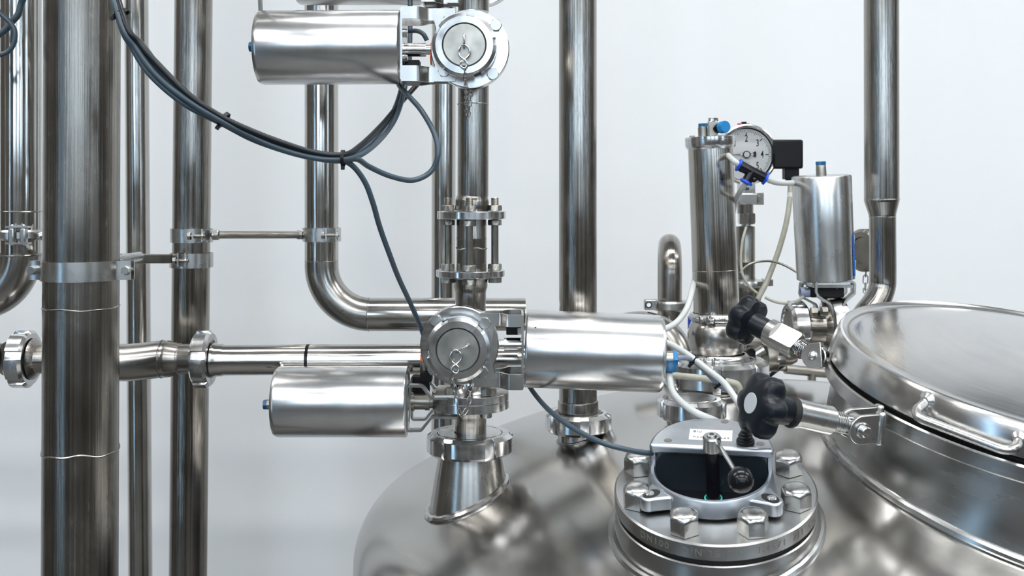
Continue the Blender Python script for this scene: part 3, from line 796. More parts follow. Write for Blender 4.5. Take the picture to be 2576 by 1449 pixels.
vpipe(col, 'tube', 1184, 1184, 700, 790, 38, DC, 'pipe', prof=[(700, 44), (706, 42.5), (722, 42.5), (730, 39.5), (736, 38.5), (790, 38.5)])
spool = thing('flanged_spool', 'two round flanges joined by long threaded studs on the column pipe', 'flange', P(1186, 610, DC))
for (yy, h, cx) in ((531, 19, 1186.5), (678, 17, 1183.5)):
    MB().lathe(P(cx, yy, DC), -Z, [(0, 84.5), (1.8, 86.5), (h-1.5, 86.5), (h, 85)], 96, sc=s).build('flange_disc', 'machined', spool)
vpipe(spool, 'tube', 1186, 1186, 545, 680, 38, DC, 'pipe', prof=[(545, 38), (596, 38), (599, 38.8), (603, 38), (620, 38), (680, 38)])
weld(P(1186, 624, DC), Z, 38*s, spool, .0010, .8)
studm = MB()
pr = []
z_ = 0
for i in range(9): pr += [(-i*.0012, .0046), (-i*.0012-.0006, .0051)]
pr += [(-.0125, .0048), (-.092, .0048)]
for i in range(9): pr += [(-.093-i*.0012, .0046), (-.093-i*.0012-.0006, .0051)]
pr += [(-.109, .0048)]
studm = MB().lathe((0, 0, 0), Z, pr, 18).mesh('stud', M['stud'])
nutm = MB().hexa((0, 0, 0), Z, .0092, .0072).mesh('hex_nut', M['stud'])
fc = P(1186, 531, DC)
for k_, a in enumerate((-1.62, -3.08, -.05, 1.52)):
    c = fc+V((math.cos(a)*59*s, math.sin(a)*59*s, 0))
    zt_ = fc.z+.0175
    inst('stud', studm, Matrix.Translation(V((c.x, c.y, zt_))), spool)
    zz = [fc.z+.0005, fc.z-19*s-.0085, P(0, 678, DC).z+.0005, P(0, 695, DC).z-.0080]
    for z0 in zz: inst('hex_nut', nutm, Matrix.Translation(V((c.x, c.y, z0))) @ Matrix.Rotation(random.random()*2, 4, 'Z'), spool)

# ------------------------------------------------------------------ bottom horizontal-disc valve and actuator
v3 = thing('butterfly_valve', 'lowest butterfly valve lying flat above the conical nozzle', 'valve', P(1184, 1012, DC))
cx = 1184
MB().lathe(P(cx, 935, DC), -Z, [(0, 38), (28, 38), (34, 40), (45, 46), (50, 52), (52, 52)], 64, sc=s).build('upper_neck', 'machined', v3)
for (yy, h) in ((984, 19), (1003, 21)):
    MB().lathe(P(cx, yy, DC), -Z, [(0, 95), (1, 96.5), (h-1, 96.5), (h, 95.5)], 96, sc=s).build('valve_flange', 'machined', v3)
MB().lathe(P(cx, 1022, DC), -Z, [(0, 46), (6, 43), (22, 41), (26, 39.5), (70, 39.5)], 64, sc=s).build('lower_neck', 'pipe', v3)
bm_ = MB().hexa((0, 0, 0), Z, .0078, .0075).mesh('bolt', M['stud'])
for a in (-2.35, -.95, .75, 2.2):
    c = P(cx, 984, DC)+V((math.cos(a)*68*s, math.sin(a)*68*s, 0))
    inst('bolt', bm_, Matrix.Translation(c+Z*.0014) @ Matrix.Rotation(a, 4, 'Z'), v3)
    inst('bolt', bm_, Matrix.Translation(V((c.x, c.y, P(0, 1024, DC).z-.0075))) @ Matrix.Rotation(a+.4, 4, 'Z'), v3)
MB().cyl(P(cx, 984, DC)+V((math.cos(-.95)*68*s, math.sin(-.95)*68*s, .008)), P(cx, 984, DC)+V((math.cos(-.95)*68*s, math.sin(-.95)*68*s, .0135)), .0042, n=16).build('bolt_end', 'stud', v3)
# bent bracket: two strips either side of the stem
for (yy, wd) in ((DC-.036, .012), (DC+.030, .012)):
    pts = [(1150, 1001), (1086, 1002), (1062, 971), (1028, 970), (1024, 974), (1024, 1078), (1029, 1083), (1060, 1082), (1086, 1049), (1150, 1050)]
    ref = [P(x, y, DC-.038) for x, y in pts]; path = [V((p.x, yy, p.z)) for p in ref]
    path = rounded(path, .004, 4)
    MB().ribbon(path, Y, wd, .0032).build('bracket_strip', 'satin', v3)
for yy in (984, 1036):
    a_, b_ = P(1098, yy, DC), P(1150, yy, DC)
    MB().box(((a_.x+b_.x)/2, DC, a_.z), X*(b_.x-a_.x)/2, Y*.036, Z*.0016).build('bracket_plate', 'satin', v3)
MB().lathe(P(1035, 1010, DC), X, [(0, .0125), (.004, .0125), (.004, .0105), (.012, .0105), (.018, .0105), (.018, .0115), (.024, .0115), (.024, .009), (.033, .009)], 32).build('stem', 'stud', v3)
MB().box(P(1073, 945, DC+.01), X*.0075, Y*.011, Z*.0065).build('position_sensor', 'box_black', v3, bevel=.0008)
MB().box(P(1060, 968, DC+.012), X*.011, Y*.010, Z*.012).build('sensor_base', 'box_black', v3, bevel=.0008)
MB().lathe(P(1068, 931, DC+.012), Z, [(0, .0062), (.0125, .0058), (.0125, .0040)], 20).build('sensor_plug', 'stud', v3)
MB().lathe(P(1066, 911, DC+.012), Z, [(0, .0048), (.010, .0046), (.011, .003)], 20).build('sensor_cap', 'orange', v3)
A3 = P(694, 1010, DC); B3 = P(1025, 1010, DC)
act3 = thing('actuator', 'lowest horizontal brushed steel drum left of the flat valve', 'actuator', (A3+B3)/2, 'pneumatic drum actuators')
act_body(act3, A3, B3, 88*s, rimA=.006)
fitting(act3, A3+V((0, -.012, -.0015)), -X, .82)
MB().hexa(A3+V((0, .006, .012)), -X, .0042, .005).build('fitting_cap', 'cap_blue', act3)
# conical nozzle and its union nut
nz = thing('tank_nozzle', 'wide conical nozzle welded to the left shoulder of the tank', 'nozzle', P(1182, 1200, DC), 'nozzles on the tank dome')
A = P(1182, 1128, DC)
MB().lathe(A, -Z, [(0, 78), (20, 80), (30, 82), (220, 113)], 96, sc=s, caps=False).build('cone', 'elbow', nz)
fillet(A-Z*.02, -Z, 83*s, 31/190, .0065, nz, 80, 'tank')
un = thing('union_nut', 'large slotted union nut on the conical nozzle', 'union nut', P(1182, 1110, DC), 'slotted union nuts')
mb = MB(); ring_nut(mb, P(1182, 1087, DC), -Z, 109*s, .0265, 80*s, k=6, ph=.52, w=.26, depth=.06, ref=Y); mb.build('slotted_ring', 'machined', un)
MB().lathe(P(1182, 1086.5, DC), -Z, [(0, 40), (0, 78), (1, 79.5), (12, 79.5)], 72, sc=s, caps=False).build('liner', 'machined', un)

# ------------------------------------------------------------------ pipe behind the drum, its nut and nozzle
D6 = 1.475; s6 = S(D6)
p6 = thing('riser_pipe', 'tall vertical pipe behind the right drum, standing on the tank', 'pipe', P(1453, 480, D6))
vpipe(p6, 'tube', 1452, 1454, zceil_px(D6), 1008, 47.5, D6, 'pipe')
vpipe(p6, 'collar', 1454, 1454.5, 1006, 1048, 50, D6, 'pipe', prof=[(1006, 47), (1008, 50.5), (1010, 51), (1038, 51), (1042, 56), (1044, 60), (1048, 62)])
un = thing('union_nut', 'slotted union nut under the tall pipe behind the right drum', 'union nut', P(1455, 1055, D6), 'slotted union nuts')
mb = MB(); ring_nut(mb, P(1455, 1036, D6), -Z, 83*s6, .0265, 60*s6, k=6, ph=.9, w=.30, depth=.07, ref=Y); mb.build('slotted_ring', 'machined', un)
nz = thing('tank_nozzle', 'short nozzle under the tall pipe, near the middle of the dome', 'nozzle', P(1452, 1100, D6), 'nozzles on the tank dome')
MB().lathe(P(1453, 1070, D6), -Z, [(0, 50), (90, 50)], 64, sc=s6, caps=False).build('neck', 'elbow', nz)
fillet(P(1453, 1070, D6), -Z, 50*s6, 0, .002, nz)

# blank union nut
D7 = 1.43; s7 = S(D7)
un = thing('union_nut', 'slotted union nut closed by a blank disc, behind the lamp', 'union nut', P(1740, 1030, D7), 'slotted union nuts')
mb = MB(); ring_nut(mb, P(1740, 1001, D7), -Z, 86*s7, .0270, 60*s7, k=6, ph=1.15, w=.26, depth=.07, ref=Y); mb.build('slotted_ring', 'machined', un)
MB().lathe(P(1740, 1000, D7), -Z, [(0, 0), (0, 57.5), (1.5, 58.7), (14, 58.7)], 64, sc=s7).build('blank_disc', 'machined', un)
nz = thing('tank_nozzle', 'short nozzle under the blanked union nut behind the lamp', 'nozzle', P(1740, 1070, D7), 'nozzles on the tank dome')
MB().lathe(P(1740, 1035, D7), -Z, [(0, 54), (90, 54)], 64, sc=s7, caps=False).build('neck', 'elbow', nz)
fillet(P(1740, 1035, D7), -Z, 56*s7, 0, .006, nz, mat='tank')

# ------------------------------------------------------------------ tall cylinder column with bulb and big nut
D8 = 1.60; s8 = S(D8)
un = thing('union_nut', 'largest slotted union nut under the tall streaked cylinder', 'union nut', P(1800, 945, D8), 'slotted union nuts')
mb = MB(); ring_nut(mb, P(1800, 902, D8), -Z, 132*s8, .0405, 98*s8, k=8, ph=.16, w=.17, depth=.055, ref=Y, ch=.005); mb.build('slotted_ring', 'machined', un)
MB().lathe(P(1800, 902, D8), -Z, [(0, 40), (0, 96), (1, 97.5), (14, 97.5)], 72, sc=s8, caps=False).build('liner', 'machined', un)
nz = thing('tank_nozzle', 'broad dark nozzle under the largest union nut', 'nozzle', P(1800, 990, D8), 'nozzles on the tank dome')
MB().lathe(P(1800, 955, D8), -Z, [(0, 115), (8, 112), (80, 112)], 64, sc=s8, caps=False).build('neck', 'elbow', nz)
fillet(P(1800, 955, D8), -Z, 112*s8, 0, .003, nz)
tall = thing('filter_cylinder', 'tall streaked steel cylinder with flat flanged top, leaning slightly', 'cylinder', P(1812, 800, D8))
T0, T1 = P(1786, 352, D8), P(1803, 800, D8); ta = (T1-T0).normalized(); TL = (T1-T0).length
MB().lathe(T0, ta, [(0, 55.5), (TL/s8*.5, 56), (TL/s8-18, 57), (TL/s8-8, 55), (TL/s8, 57)], 72, sc=s8).build('barrel', 'cylinder', tall)
weld(T0+ta*(TL*.73), ta, 56.3*s8, tall, .0005, .1)
MB().lathe(T0-ta*.002, ta, [(-4, 0), (-4, 61), (-3, 62.5), (3.2, 62.5), (3.6, 61.8), (4, 62.5), (17, 62.5), (22, 60), (27, 56)], 72, sc=s8).build('top_flange', 'machined', tall)
tp = T0-ta*4.5*s8
for x, y in ((-48, -20), (42, -28), (-10, 52)): MB().hexa(tp+V((x*s8, y*s8, 0)), -ta, .0042, .0032).build('flange_bolt', 'stud', tall)
MB().lathe(T0+V((-20*s8, -.008, .0035)), -ta, [(0, .0062), (.001, .0072), (.014, .0072), (.0145, .0066), (.016, .0066)], 24).build('fitting', 'stud', tall)
MB().hexa(T0+V((-20*s8, -.008, .0195)), -ta, .0074, .0045).build('fitting_cap', 'cap_blue', tall)
MB().box(T0+V((6*s8, -.002, .015)), X*.0068, Y*.0068, Z*.0125).build('valve_block', 'stud', tall, bevel=.001)
MB().hexa(T0+V((7*s8, -.002, .0275)), Z, .0080, .005).build('block_nut', 'machined', tall)
kd = V((.42, -.85, .10)).normalized()
kb = T0+V((14*s8, -.006, .016))
MB().lathe(kb, kd, [(0, .006), (.004, .006), (.0045, .0072), (.0065, .0072), (.007, .006), (.009, .006), (.0095, .0072), (.012, .0072)], 24).build('valve_stem', 'gloss_black', tall)
MB().lathe(kb+kd*.012, kd, [(0, .0082), (.001, .0090), (.010, .0090), (.011, .0084)], 28).build('blue_knob', 'cyan', tall)
MB().box(T0+V((22*s8, -.018, .0045)), X*.007, Y*.003, Z*.0022).build('clip', 'stud', tall)
# clamp, bulb, clamp
def band_clamp(label, C, ax, r, h, scl=1.0, ang=-2.0, txt=None):
    c = thing('band_clamp', label, 'clamp', C, 'two bolted band clamps round the bulb')
    MB().lathe(C, ax, [(-h*.5, r*.90), (-h*.5, r*.97), (-h*.3, r*1.03), (-h*.1, r*1.06), (h*.1, r*1.06), (h*.3, r*1.03), (h*.5, r*.97), (h*.5, r*.90)], 80, loop=True, caps=False).build('band', 'satin', c)
    rd = V((math.cos(ang), math.sin(ang), 0)); tn = V((-math.sin(ang), math.cos(ang), 0)); a = V(ax).normalized()
    for sgn in (-1, 1):
        MB().box(C+rd*(r*1.10)+tn*sgn*.006, rd*.0065, tn*.0022, a*(h*.48)).build('clamp_ear', 'satin', c, bevel=.001)
    MB().cyl(C+rd*(r*1.11)-tn*.013, C+rd*(r*1.11)+tn*.015, .0028, n=14).build('clamp_bolt', 'machined', c)
    MB().hexa(C+rd*(r*1.11)+tn*.009, tn, .0056, .005).build('clamp_nut', 'machined', c)
    if txt:
        me = text_mesh(txt, h*.62, .0001); a0 = -PI/2+.16
        for v in me.vertices:
            q = a0+v.co.x/(r*1.06); rr = r*1.066+v.co.z; p = C+V((math.cos(q)*rr, math.sin(q)*rr, v.co.y)); v.co = p-ORG[c.name]
        me.materials.clear(); me.materials.append(M['ink_grey'])
        o = bpy.data.objects.new('lettering', me); COL.objects.link(o); o.parent = c; ORG[o.name] = ORG[c.name]
    return c
band_clamp('band clamp with embossed number joining the tall cylinder to the bulb', P(1803, 797, D8), -Z, 66*s8, 20*s8, ang=-2.15, txt='200-102')
bulb = thing('valve_bulb', 'round bulging steel body between two band clamps', 'valve body', P(1806, 850, D8))
MB().lathe(P(1804, 800, D8), -Z, [(0, 60), (5, 60), (8, 64), (20, 70), (38, 74), (55, 73.5), (72, 70), (84, 65), (90, 63), (100, 64)], 80, sc=s8).build('body', 'elbow', bulb)
band_clamp('band clamp between the bulb and the largest union nut', P(1806, 899, D8), -Z, 74*s8, 22*s8, ang=-2.0)

# ------------------------------------------------------------------ left pipes
def strap(C, ax, r, h, parent, name='band', t=.0022, mat='satin', a0=0, a1=2*PI):
    MB().lathe(C, ax, [(-h/2, r+.0002), (h/2, r+.0002), (h/2, r+t), (-h/2, r+t)], 64, loop=True, caps=False).build(name, mat, parent)

# far left pipe with elbow
D0 = 1.50; s0_ = S(D0)
p0 = thing('elbow_pipe', 'leftmost vertical pipe turning left in an elbow', 'pipe', P(53, 300, D0))
vpipe(p0, 'tube', 52, 52, zceil_px(D0), 640, 48.5, D0, 'pipe_polished')
weld(P(52, 532, D0), Z, 48.5*s0_, p0, .0012, .2)
arcp = [P(52-108+math.cos(a)*108, 636+math.sin(a)*118, D0) for a in [PI/2*i/24 for i in range(25)]]
arcp = arcp+[arcp[-1]-X*1.2]
MB().tube(arcp, 50.5*s0_, 48).build('elbow', 'elbow', p0)
weld(P(52, 641, D0), Z, 49.5*s0_, p0, .0014, .2)
cl = thing('hinge_clamp', 'hinged clamp with link bolts around the leftmost pipe', 'clamp', P(52, 590, D0))
MB().lathe(P(52, 590, D0), Z, [(-13, 49), (-13, 57), (-8, 61), (8, 61), (13, 57), (13, 49)], 64, sc=s0_, loop=True, caps=False).build('band', 'satin', cl)
for x in (31, 60):
    MB().box(P(x, 593, D0-61*s0_-.003), X*.0042, Y*.005, Z*.011).build('hinge_block', 'satin', cl, bevel=.002)
for yy in (571, 612):
    MB().box(P(46, yy, D0-61*s0_-.002), X*.0155, Y*.006, Z*.0012).build('hinge_plate', 'satin', cl)
    for x in (31, 60): MB().sphere(P(x, yy+(-3 if yy < 600 else 3), D0-61*s0_-.003), .0022, 12).build('rivet', 'machined', cl)
MB().cyl(P(100, 595, D0-.02), P(150, 575, D0-.01), .006, n=16).build('clamp_arm', 'satin', cl)

# big pipe
D1 = 1.26; s1 = S(D1)
p1 = thing('main_pipe', 'thickest vertical dull steel pipe near the left edge', 'pipe', P(205, 480, D1))
def slant_pipe(parent, x_top, x_bot, d, rpx, mat, cuts=None):
    """pipe through (x_top, 0) and (x_bot, 1449) carried on to floor and ceiling"""
    k_ = (x_bot-x_top)/1449; y0, y1 = zceil_px(d), zfloor_px(d)
    MB().cyl(P(x_top+k_*y0, y0, d), P(x_top+k_*y1, y1, d), rpx*S(d), n=96).build('tube', mat, parent)
slant_pipe(p1, 207.5, 201.5, D1, 91, 'pipe_dark')
weld(P(204.5, 772, D1), Z, 90.5*s1, p1, .0011, .7)
weld(P(203, 1131, D1), Z, 90.5*s1, p1, .0013, 1.4)
cl = thing('pipe_clamp', 'wide strap clamp with two bolted ears on the thickest pipe', 'clamp', P(205, 680, D1))
zc1 = P(0, 679, D1).z; xc1 = P(205, 0, D1).x
front = []
R_ = 91*s1+.0014
front = [V((xc1-.0585, D1-.006, zc1)), V((xc1-.0475, D1-.006, zc1))]
front += [V((xc1+math.cos(a)*R_, D1+math.sin(a)*R_, zc1)) for a in [PI+.20+(PI-.40)*i/28 for i in range(29)]]
front += [V((xc1+.0475, D1-.006, zc1)), V((xc1+.0600, D1-.006, zc1))]
MB().ribbon(front, Z, .0225, .0025).build('front_strap', 'satin', cl)
back = [V((p.x, 2*D1-p.y, p.z)) for p in front]
MB().ribbon(back, Z, .0225, .0025).build('rear_strap', 'satin', cl)
for x in (-.0545, .0550):
    MB().hexa(V((xc1+x, D1-.0072, zc1)), -Y, .0052, .005).build('clamp_bolt', 'satin', cl)
    MB().cyl(V((xc1+x, D1-.008, zc1)), V((xc1+x, D1+.012, zc1)), .003, n=12).build('bolt_shank', 'satin', cl)
# thin far pipes
D3 = 2.30
p3 = thing('wall_pipe', 'thin pipe close to the wall, just right of the thickest pipe', 'pipe', P(345, 600, D3), 'thin pipes close to the wall')
slant_pipe(p3, 343, 353, D3, 29, 'pipe_polished')
D5 = 2.36
p5 = thing('wall_pipe', 'thin pipe close to the wall, left of the centre column', 'pipe', P(1117, 600, D5), 'thin pipes close to the wall')
slant_pipe(p5, 1117, 1114, D5, 30, 'pipe_polished')
# second left pipe
D2 = 1.62; s2 = S(D2)
p2 = thing('riser_pipe', 'medium vertical pipe between the thickest pipe and the elbow pipe', 'pipe', P(480, 600, D2))
slant_pipe(p2, 487, 473, D2, 46.5, 'pipe')
def ring_clamp(label, cx, cy, d, rpx, hpx, bolts_x, open_x):
    sd = S(d); c = thing('ring_clamp', label, 'clamp', P(cx, cy, d), 'ring clamps on the vertical pipes')
    strap(P(cx, cy, d), Z, rpx*sd, hpx*sd, c, 'band', .0026)
    yf = d-(rpx+1)*sd
    for x in bolts_x:
        MB().ribbon([P(x, cy, d-(rpx-6)*sd), P(x, cy, yf-.010)], Z, hpx*sd*.95, .0022).build('clamp_ear', 'satin', c)
    x0, x1 = bolts_x
    MB().cyl(P(x0-12, cy+2, yf-.005), P(x1+8, cy+2, yf-.005), .0026, n=14).build('clamp_bolt', 'stud', c)
    MB().hexa(P(x0-4, cy+2, yf-.005), -X, .0058, .0045).build('clamp_nut', 'satin', c)
    MB().lathe(P(x1+2, cy+2, yf-.005), X, [(0, .007), (.002, .007)], 20).build('washer', 'satin', c)
    return c
c1 = ring_clamp('upper ring clamp with bolt on the medium left pipe', 482, 592, D2, 48, 34, (484, 508), 0)
c2 = ring_clamp('lower ring clamp below its twin on the medium left pipe', 481.5, 654, D2, 49, 36, (447, 466), 0)
# tie bars
tb = thing('tie_rod', 'thin horizontal rod between two ring clamps', 'rod', P(650, 591, 1.66))
MB().tube([P(535, 591, D2-.01), P(765, 591, 1.72)], .0058, 16).build('rod', 'pipe', tb)
MB().hexa(P(536, 591, D2-.01), X, .0085, .009).build('rod_nut', 'satin', tb)
MB().hexa(P(762, 590, 1.715), -X, .0085, .009).build('rod_nut', 'satin', tb)
tb = thing('support_bracket', 'dark steel bar from the thickest pipe clamp to the medium pipe', 'bracket', P(370, 648, 1.5))
MB().box((P(250, 650, 1.45)+P(432, 651, D2-.02))/2, (P(432, 651, D2-.02)-P(250, 650, 1.45))/2, Y*.010, Z*.0065).build('angle_bar', 'stud', tb, bevel=.001)
MB().tube([P(290, 655, 1.30), P(350, 645, 1.5)], .0065, 16).build('round_bar', 'satin', tb)

# elbow pipe in the middle
D4 = 1.72; s4 = S(D4)
p4 = thing('elbow_pipe', 'vertical pipe bending right into an open cut end behind the column', 'pipe', P(808, 400, D4))
vpipe(p4, 'tube', 807.5, 809, zceil_px(D4), 655, 42, D4, 'pipe_polished')
ep = [P(809+123-math.cos(a)*123, 668+math.sin(a)*123, D4) for a in [PI/2*i/28 for i in range(29)]]
MB().tube([P(809, 655, D4)]+ep, 42*s4, 56).build('elbow', 'elbow', p4)
weld(P(809, 656, D4), Z, 42*s4, p4, .0005, .1); weld(P(928, 791, D4), X, 42*s4, p4, .0006, .1)
MB().lathe(P(928, 791, D4), X, [(0, 41), (0, 42), (392, 41.5), (394, 41), (394, 39.5), (300, 39.5), (300, 0)], 64, sc=s4, caps=False).build('open_end_tube', 'pipe_polished', p4)
ring_clamp('ring clamp with bolt on the middle elbow pipe', 809, 590, D4, 44, 34, (820, 846), 0)

# ------------------------------------------------------------------ long horizontal run
DH = 1.45; sH = S(DH)
ph = thing('horizontal_pipe', 'horizontal pipe run crossing behind the thickest pipe to the lower valve', 'pipe', P(600, 905, DH))
MB().tube(spline([P(150, 906, DH), P(298, 912, DH), P(345, 910, DH), P(400, 904, DH), P(414, 902.5, DH)], 8), [46.5*sH]*33, 56).build('bend', 'elbow', ph)
MB().lathe(P(410, 903, DH), V((1, 0, 0)), [(0, 45.5), (3, 46.3), (14, 46), (42, 38), (48, 37.5), (75, 37.5)], 56, sc=sH).build('reducer', 'elbow', ph)
weld(P(408, 903, DH), X, 46*sH, ph, .0011, .6); weld(P(452, 903, DH), X, 37.8*sH, ph, .0007, .5)
a_, b_ = P(535, 906, DH), P(1400, 902, DH)
MB().lathe(a_, b_-a_, [(0, 44), (6, 44), (12, 40.5), (24, 40.5), (30, 38), ((b_-a_).length/sH, 38)], 64, sc=sH).build('tube', 'pipe_polished', ph)
MB().lathe(P(775.5, 905, DH), X, [(-4, 38.2), (-4, 39), (4, 39), (4, 38.2)], 64, sc=sH, loop=True, caps=False).build('tape_band', 'gloss_black', ph)
MB().lathe(P(-2400, 902, DH), X, [(0, 38), (2410, 38), (2414, 42)], 56, sc=sH).build('tube', 'pipe', ph)
MB().lathe(P(84, 903, DH), X, [(0, 52), (6, 48), (14, 39), (22, 37), (90, 37)], 56, sc=sH).build('tube', 'pipe', ph)
for lab, cx_, cw in (('slotted union nut left of the thickest pipe', 58, 46), ('slotted union nut right of the thickest pipe, in front of the medium one', 512, 42)):
    un = thing('union_nut', lab, 'union nut', P(cx_, 902, DH), 'slotted union nuts')
    mb = MB(); ring_nut(mb, P(cx_-cw/2, 903, DH), X, 72*sH, cw*sH, 48*sH, k=6, ph=.25, w=.3, depth=.075, ref=Z, ch=.0035); mb.build('slotted_ring', 'machined', un)
    MB().lathe(P(cx_-cw/2+2, 903, DH), X, [(0, 30), (0, 48), (cw-4, 48), (cw-4, 30)], 48, sc=sH, caps=False).build('liner', 'stud', un)

# ------------------------------------------------------------------ right riser with reducer
DR = 1.66; sR = S(DR)
pr_ = thing('riser_pipe', 'vertical pipe with a reducer at the right, above the lid', 'pipe', P(2216, 300, DR))
vpipe(pr_, 'tube', 2213, 2218, zceil_px(DR), 500, 42.5, DR, 'pipe')
vpipe(pr_, 'reducer', 2218, 2220, 500, 545, 42, DR, 'pipe', prof=[(500, 42.5), (502, 43), (508, 42), (538, 33.5), (545, 32.5)])
path = [P(2220, 543, DR), P(2220.5, 600, DR), P(2221, 690, DR), P(2219, 722, DR), P(2206, 756, DR-.005), P(2180, 790, DR-.01), P(2165, 815, DR-.01)]
MB().tube(spline(path, 8), 32.6*sR, 56).build('bent_tube', 'pipe', pr_)
weld(P(2219, 501, DR), Z, 42.8*sR, pr_, .0006, .2); weld(P(2220, 545, DR), Z, 32.8*sR, pr_, .0005, .2)
bc = thing('blind_cap', 'dark round blind cap behind the right riser pipe', 'cap', P(2190, 630, 1.84))
mb = MB(); ring_nut(mb, P(2166, 630, 1.80), V((1, .55, 0)), .036, .020, .022, k=5, ph=.6, w=.25, depth=.06); mb.build('slotted_ring', 'stud', bc)
MB().lathe(P(2170, 630, 1.80), V((1, .55, 0)), [(0, 0), (0, .022), (.018, .022), (.02, .018), (.05, .018)], 40).build('plug', 'stud', bc)
chain('thin dark chain hanging from the blind cap beside the right riser', [P(2180, 648, 1.815), P(2178, 690, 1.806), P(2177, 720, 1.80), P(2179, 750, 1.77), P(2188, 775, 1.75)], 'cap chains', 1.75)

# ------------------------------------------------------------------ upright actuator with bracket and valve
D9 = 1.62; s9 = S(D9)
ua = thing('actuator', 'upright brushed steel drum with blue sticker beside the right riser', 'actuator', P(2073, 570, D9), 'pneumatic drum actuators')
U0, U1 = P(2066, 441, D9), P(2080, 703, D9); uax = (U1-U0+V((0, .006, 0))).normalized(); UL = (U1-U0).length
MB().lathe(U0, uax, [(0, 0), (0, 68), (1.5, 71.5), (5, 73), (UL/s9*.5, 72.5), (UL/s9-1, 71), (UL/s9, 69.5), (UL/s9, 0)], 80, sc=s9).build('actuator_drum', 'actuator_old', ua)
MB().lathe(U0, -uax, [(0, .0078), (.014, .0074), (.0155, .0068), (.016, .0060)], 24).build('fitting', 'stud', ua)
MB().hexa(U0-uax*.0155, -uax, .0078, .0055).build('fitting_cap', 'cap_blue', ua)
a, u, v = frame(uax)
# blue sticker wraps the right flank
arc0 = None
for q in [i*.01 for i in range(628)]:
    dv = u*math.cos(q)+v*math.sin(q)
    if dv.x > .80 and dv.y < 0 and (arc0 is None or dv.y < arc0[1]): arc0 = (q, dv.y)
best = max([i*.01 for i in range(628)], key=lambda q: (u*math.cos(q)+v*math.sin(q)).dot(V((.985, -.17, 0))))
MB().lathe(U0+uax*.0885, uax, [(0, 73.2*s9), (.064, 72.4*s9)], 12, arc=(best-.30, best+.5), caps=False).build('sticker', 'sticker', ua)
def drum_text(txt, size, q, along, rpx, parent, rot=True):
    me = text_mesh(txt, size, .0001); R = rpx*s9
    for vv in me.vertices:
        qq = q+(-vv.co.x)/R; r = R+.0003+vv.co.z; p = U0+uax*(along-vv.co.y)+(u*math.cos(qq)+v*math.sin(qq))*r; vv.co = p-ORG[parent.name]
    me.materials.clear(); me.materials.append(M['white'])
    o = bpy.data.objects.new('lettering', me); COL.objects.link(o); o.parent = parent; ORG[o.name] = ORG[parent.name]
hq = best+.12 if (u*math.cos(best+.1)+v*math.sin(best+.1)).y < (u*math.cos(best)+v*math.sin(best)).y else best-.12
drum_text('A', .018, hq, .098, 73.4, ua); drum_text('A', .020, hq, .140, 72.8, ua)
drum_text('---', .006, hq, .114, 73.2, ua); drum_text('--', .006, hq, .119, 73.2, ua); drum_text('--', .006, hq, .124, 73.2, ua)
# bracket
v4 = thing('butterfly_valve', 'butterfly valve with bent bracket under the upright drum', 'valve', P(2070, 800, D9))
for (yy, k_) in ((D9-.022, 0), (D9+.026, 1)):
    if k_ == 0: pts = [(2098, 850), (2092, 780), (2086, 765), (2056, 745), (2050, 735), (2050, 712), (2056, 707), (2140, 707), (2147, 713), (2146, 738), (2124, 756), (2117, 770), (2118, 800)]
    else: pts = [(2052, 775), (2050, 765), (2018, 748), (2014, 740), (2016, 712), (2022, 709), (2120, 709), (2125, 714), (2125, 735), (2105, 755), (2095, 770)]
    path = [V((p.x, yy, p.z)) for p in [P(x, y, yy) for x, y in pts]]
    MB().ribbon(rounded(path, .004, 4), Y, .016, .0034).build('bracket_strip', 'satin', v4)
MB().box(P(2082, 716, D9), X*.030, Y*.028, Z*.0022).build('mounting_plate', 'machined', v4)
MB().box(P(2075, 733, D9-.004), X*.025, Y*.014, Z*.0080).build('position_sensor', 'box_black', v4, bevel=.0015)
MB().lathe(P(2036, 735, D9-.008), -X, [(0, .0078), (.014, .0078), (.014, .0045), (.012, .0045), (.012, 0)], 24).build('sensor_plug', 'cable_end', v4)
for x in (2030, 2052, 2104): MB().hexa(P(x, 722, D9-.014), -Z, .0042, .003).build('bolt', 'machined', v4)
MB().lathe(P(2086, 742, D9), -Z, [(0, .012), (.006, .014), (.012, .011), (.025, .010)], 28).build('stem', 'stud', v4)
C4 = P(2095, 822, D9)
vax = V((1, .05, 0)).normalized()
MB().lathe(C4-vax*.010, vax, [(0, .043), (.001, .045), (.011, .045), (.012, .0455), (.022, .0455), (.023, .044)], 72).build('valve_flange', 'machined', v4)
MB().lathe(C4-vax*.046, vax, [(0, .026), (.020, .026), (.028, .027), (.034, .032), (.037, .034)], 48).build('outlet_neck', 'pipe', v4)
for x, y in ((2040, 785), (2066, 783)): MB().hexa(P(x, y, D9-.035), vax, .0075, .0085).build('bolt', 'stud', v4)
un = thing('union_nut', 'bright slotted union nut lying on its side left of the lid', 'union nut', P(2015, 815, D9), 'slotted union nuts')
mb = MB(); ring_nut(mb, C4-vax*.070, vax, .0395, .027, .026, k=5, ph=.5, w=.3, depth=.07, ref=Z, ch=.004); mb.build('slotted_ring', 'machined', un)
MB().lathe(C4-vax*.068, vax, [(0, 0), (0, .0255), (.004, .026), (.01, .026)], 40).build('liner', 'stud', un)
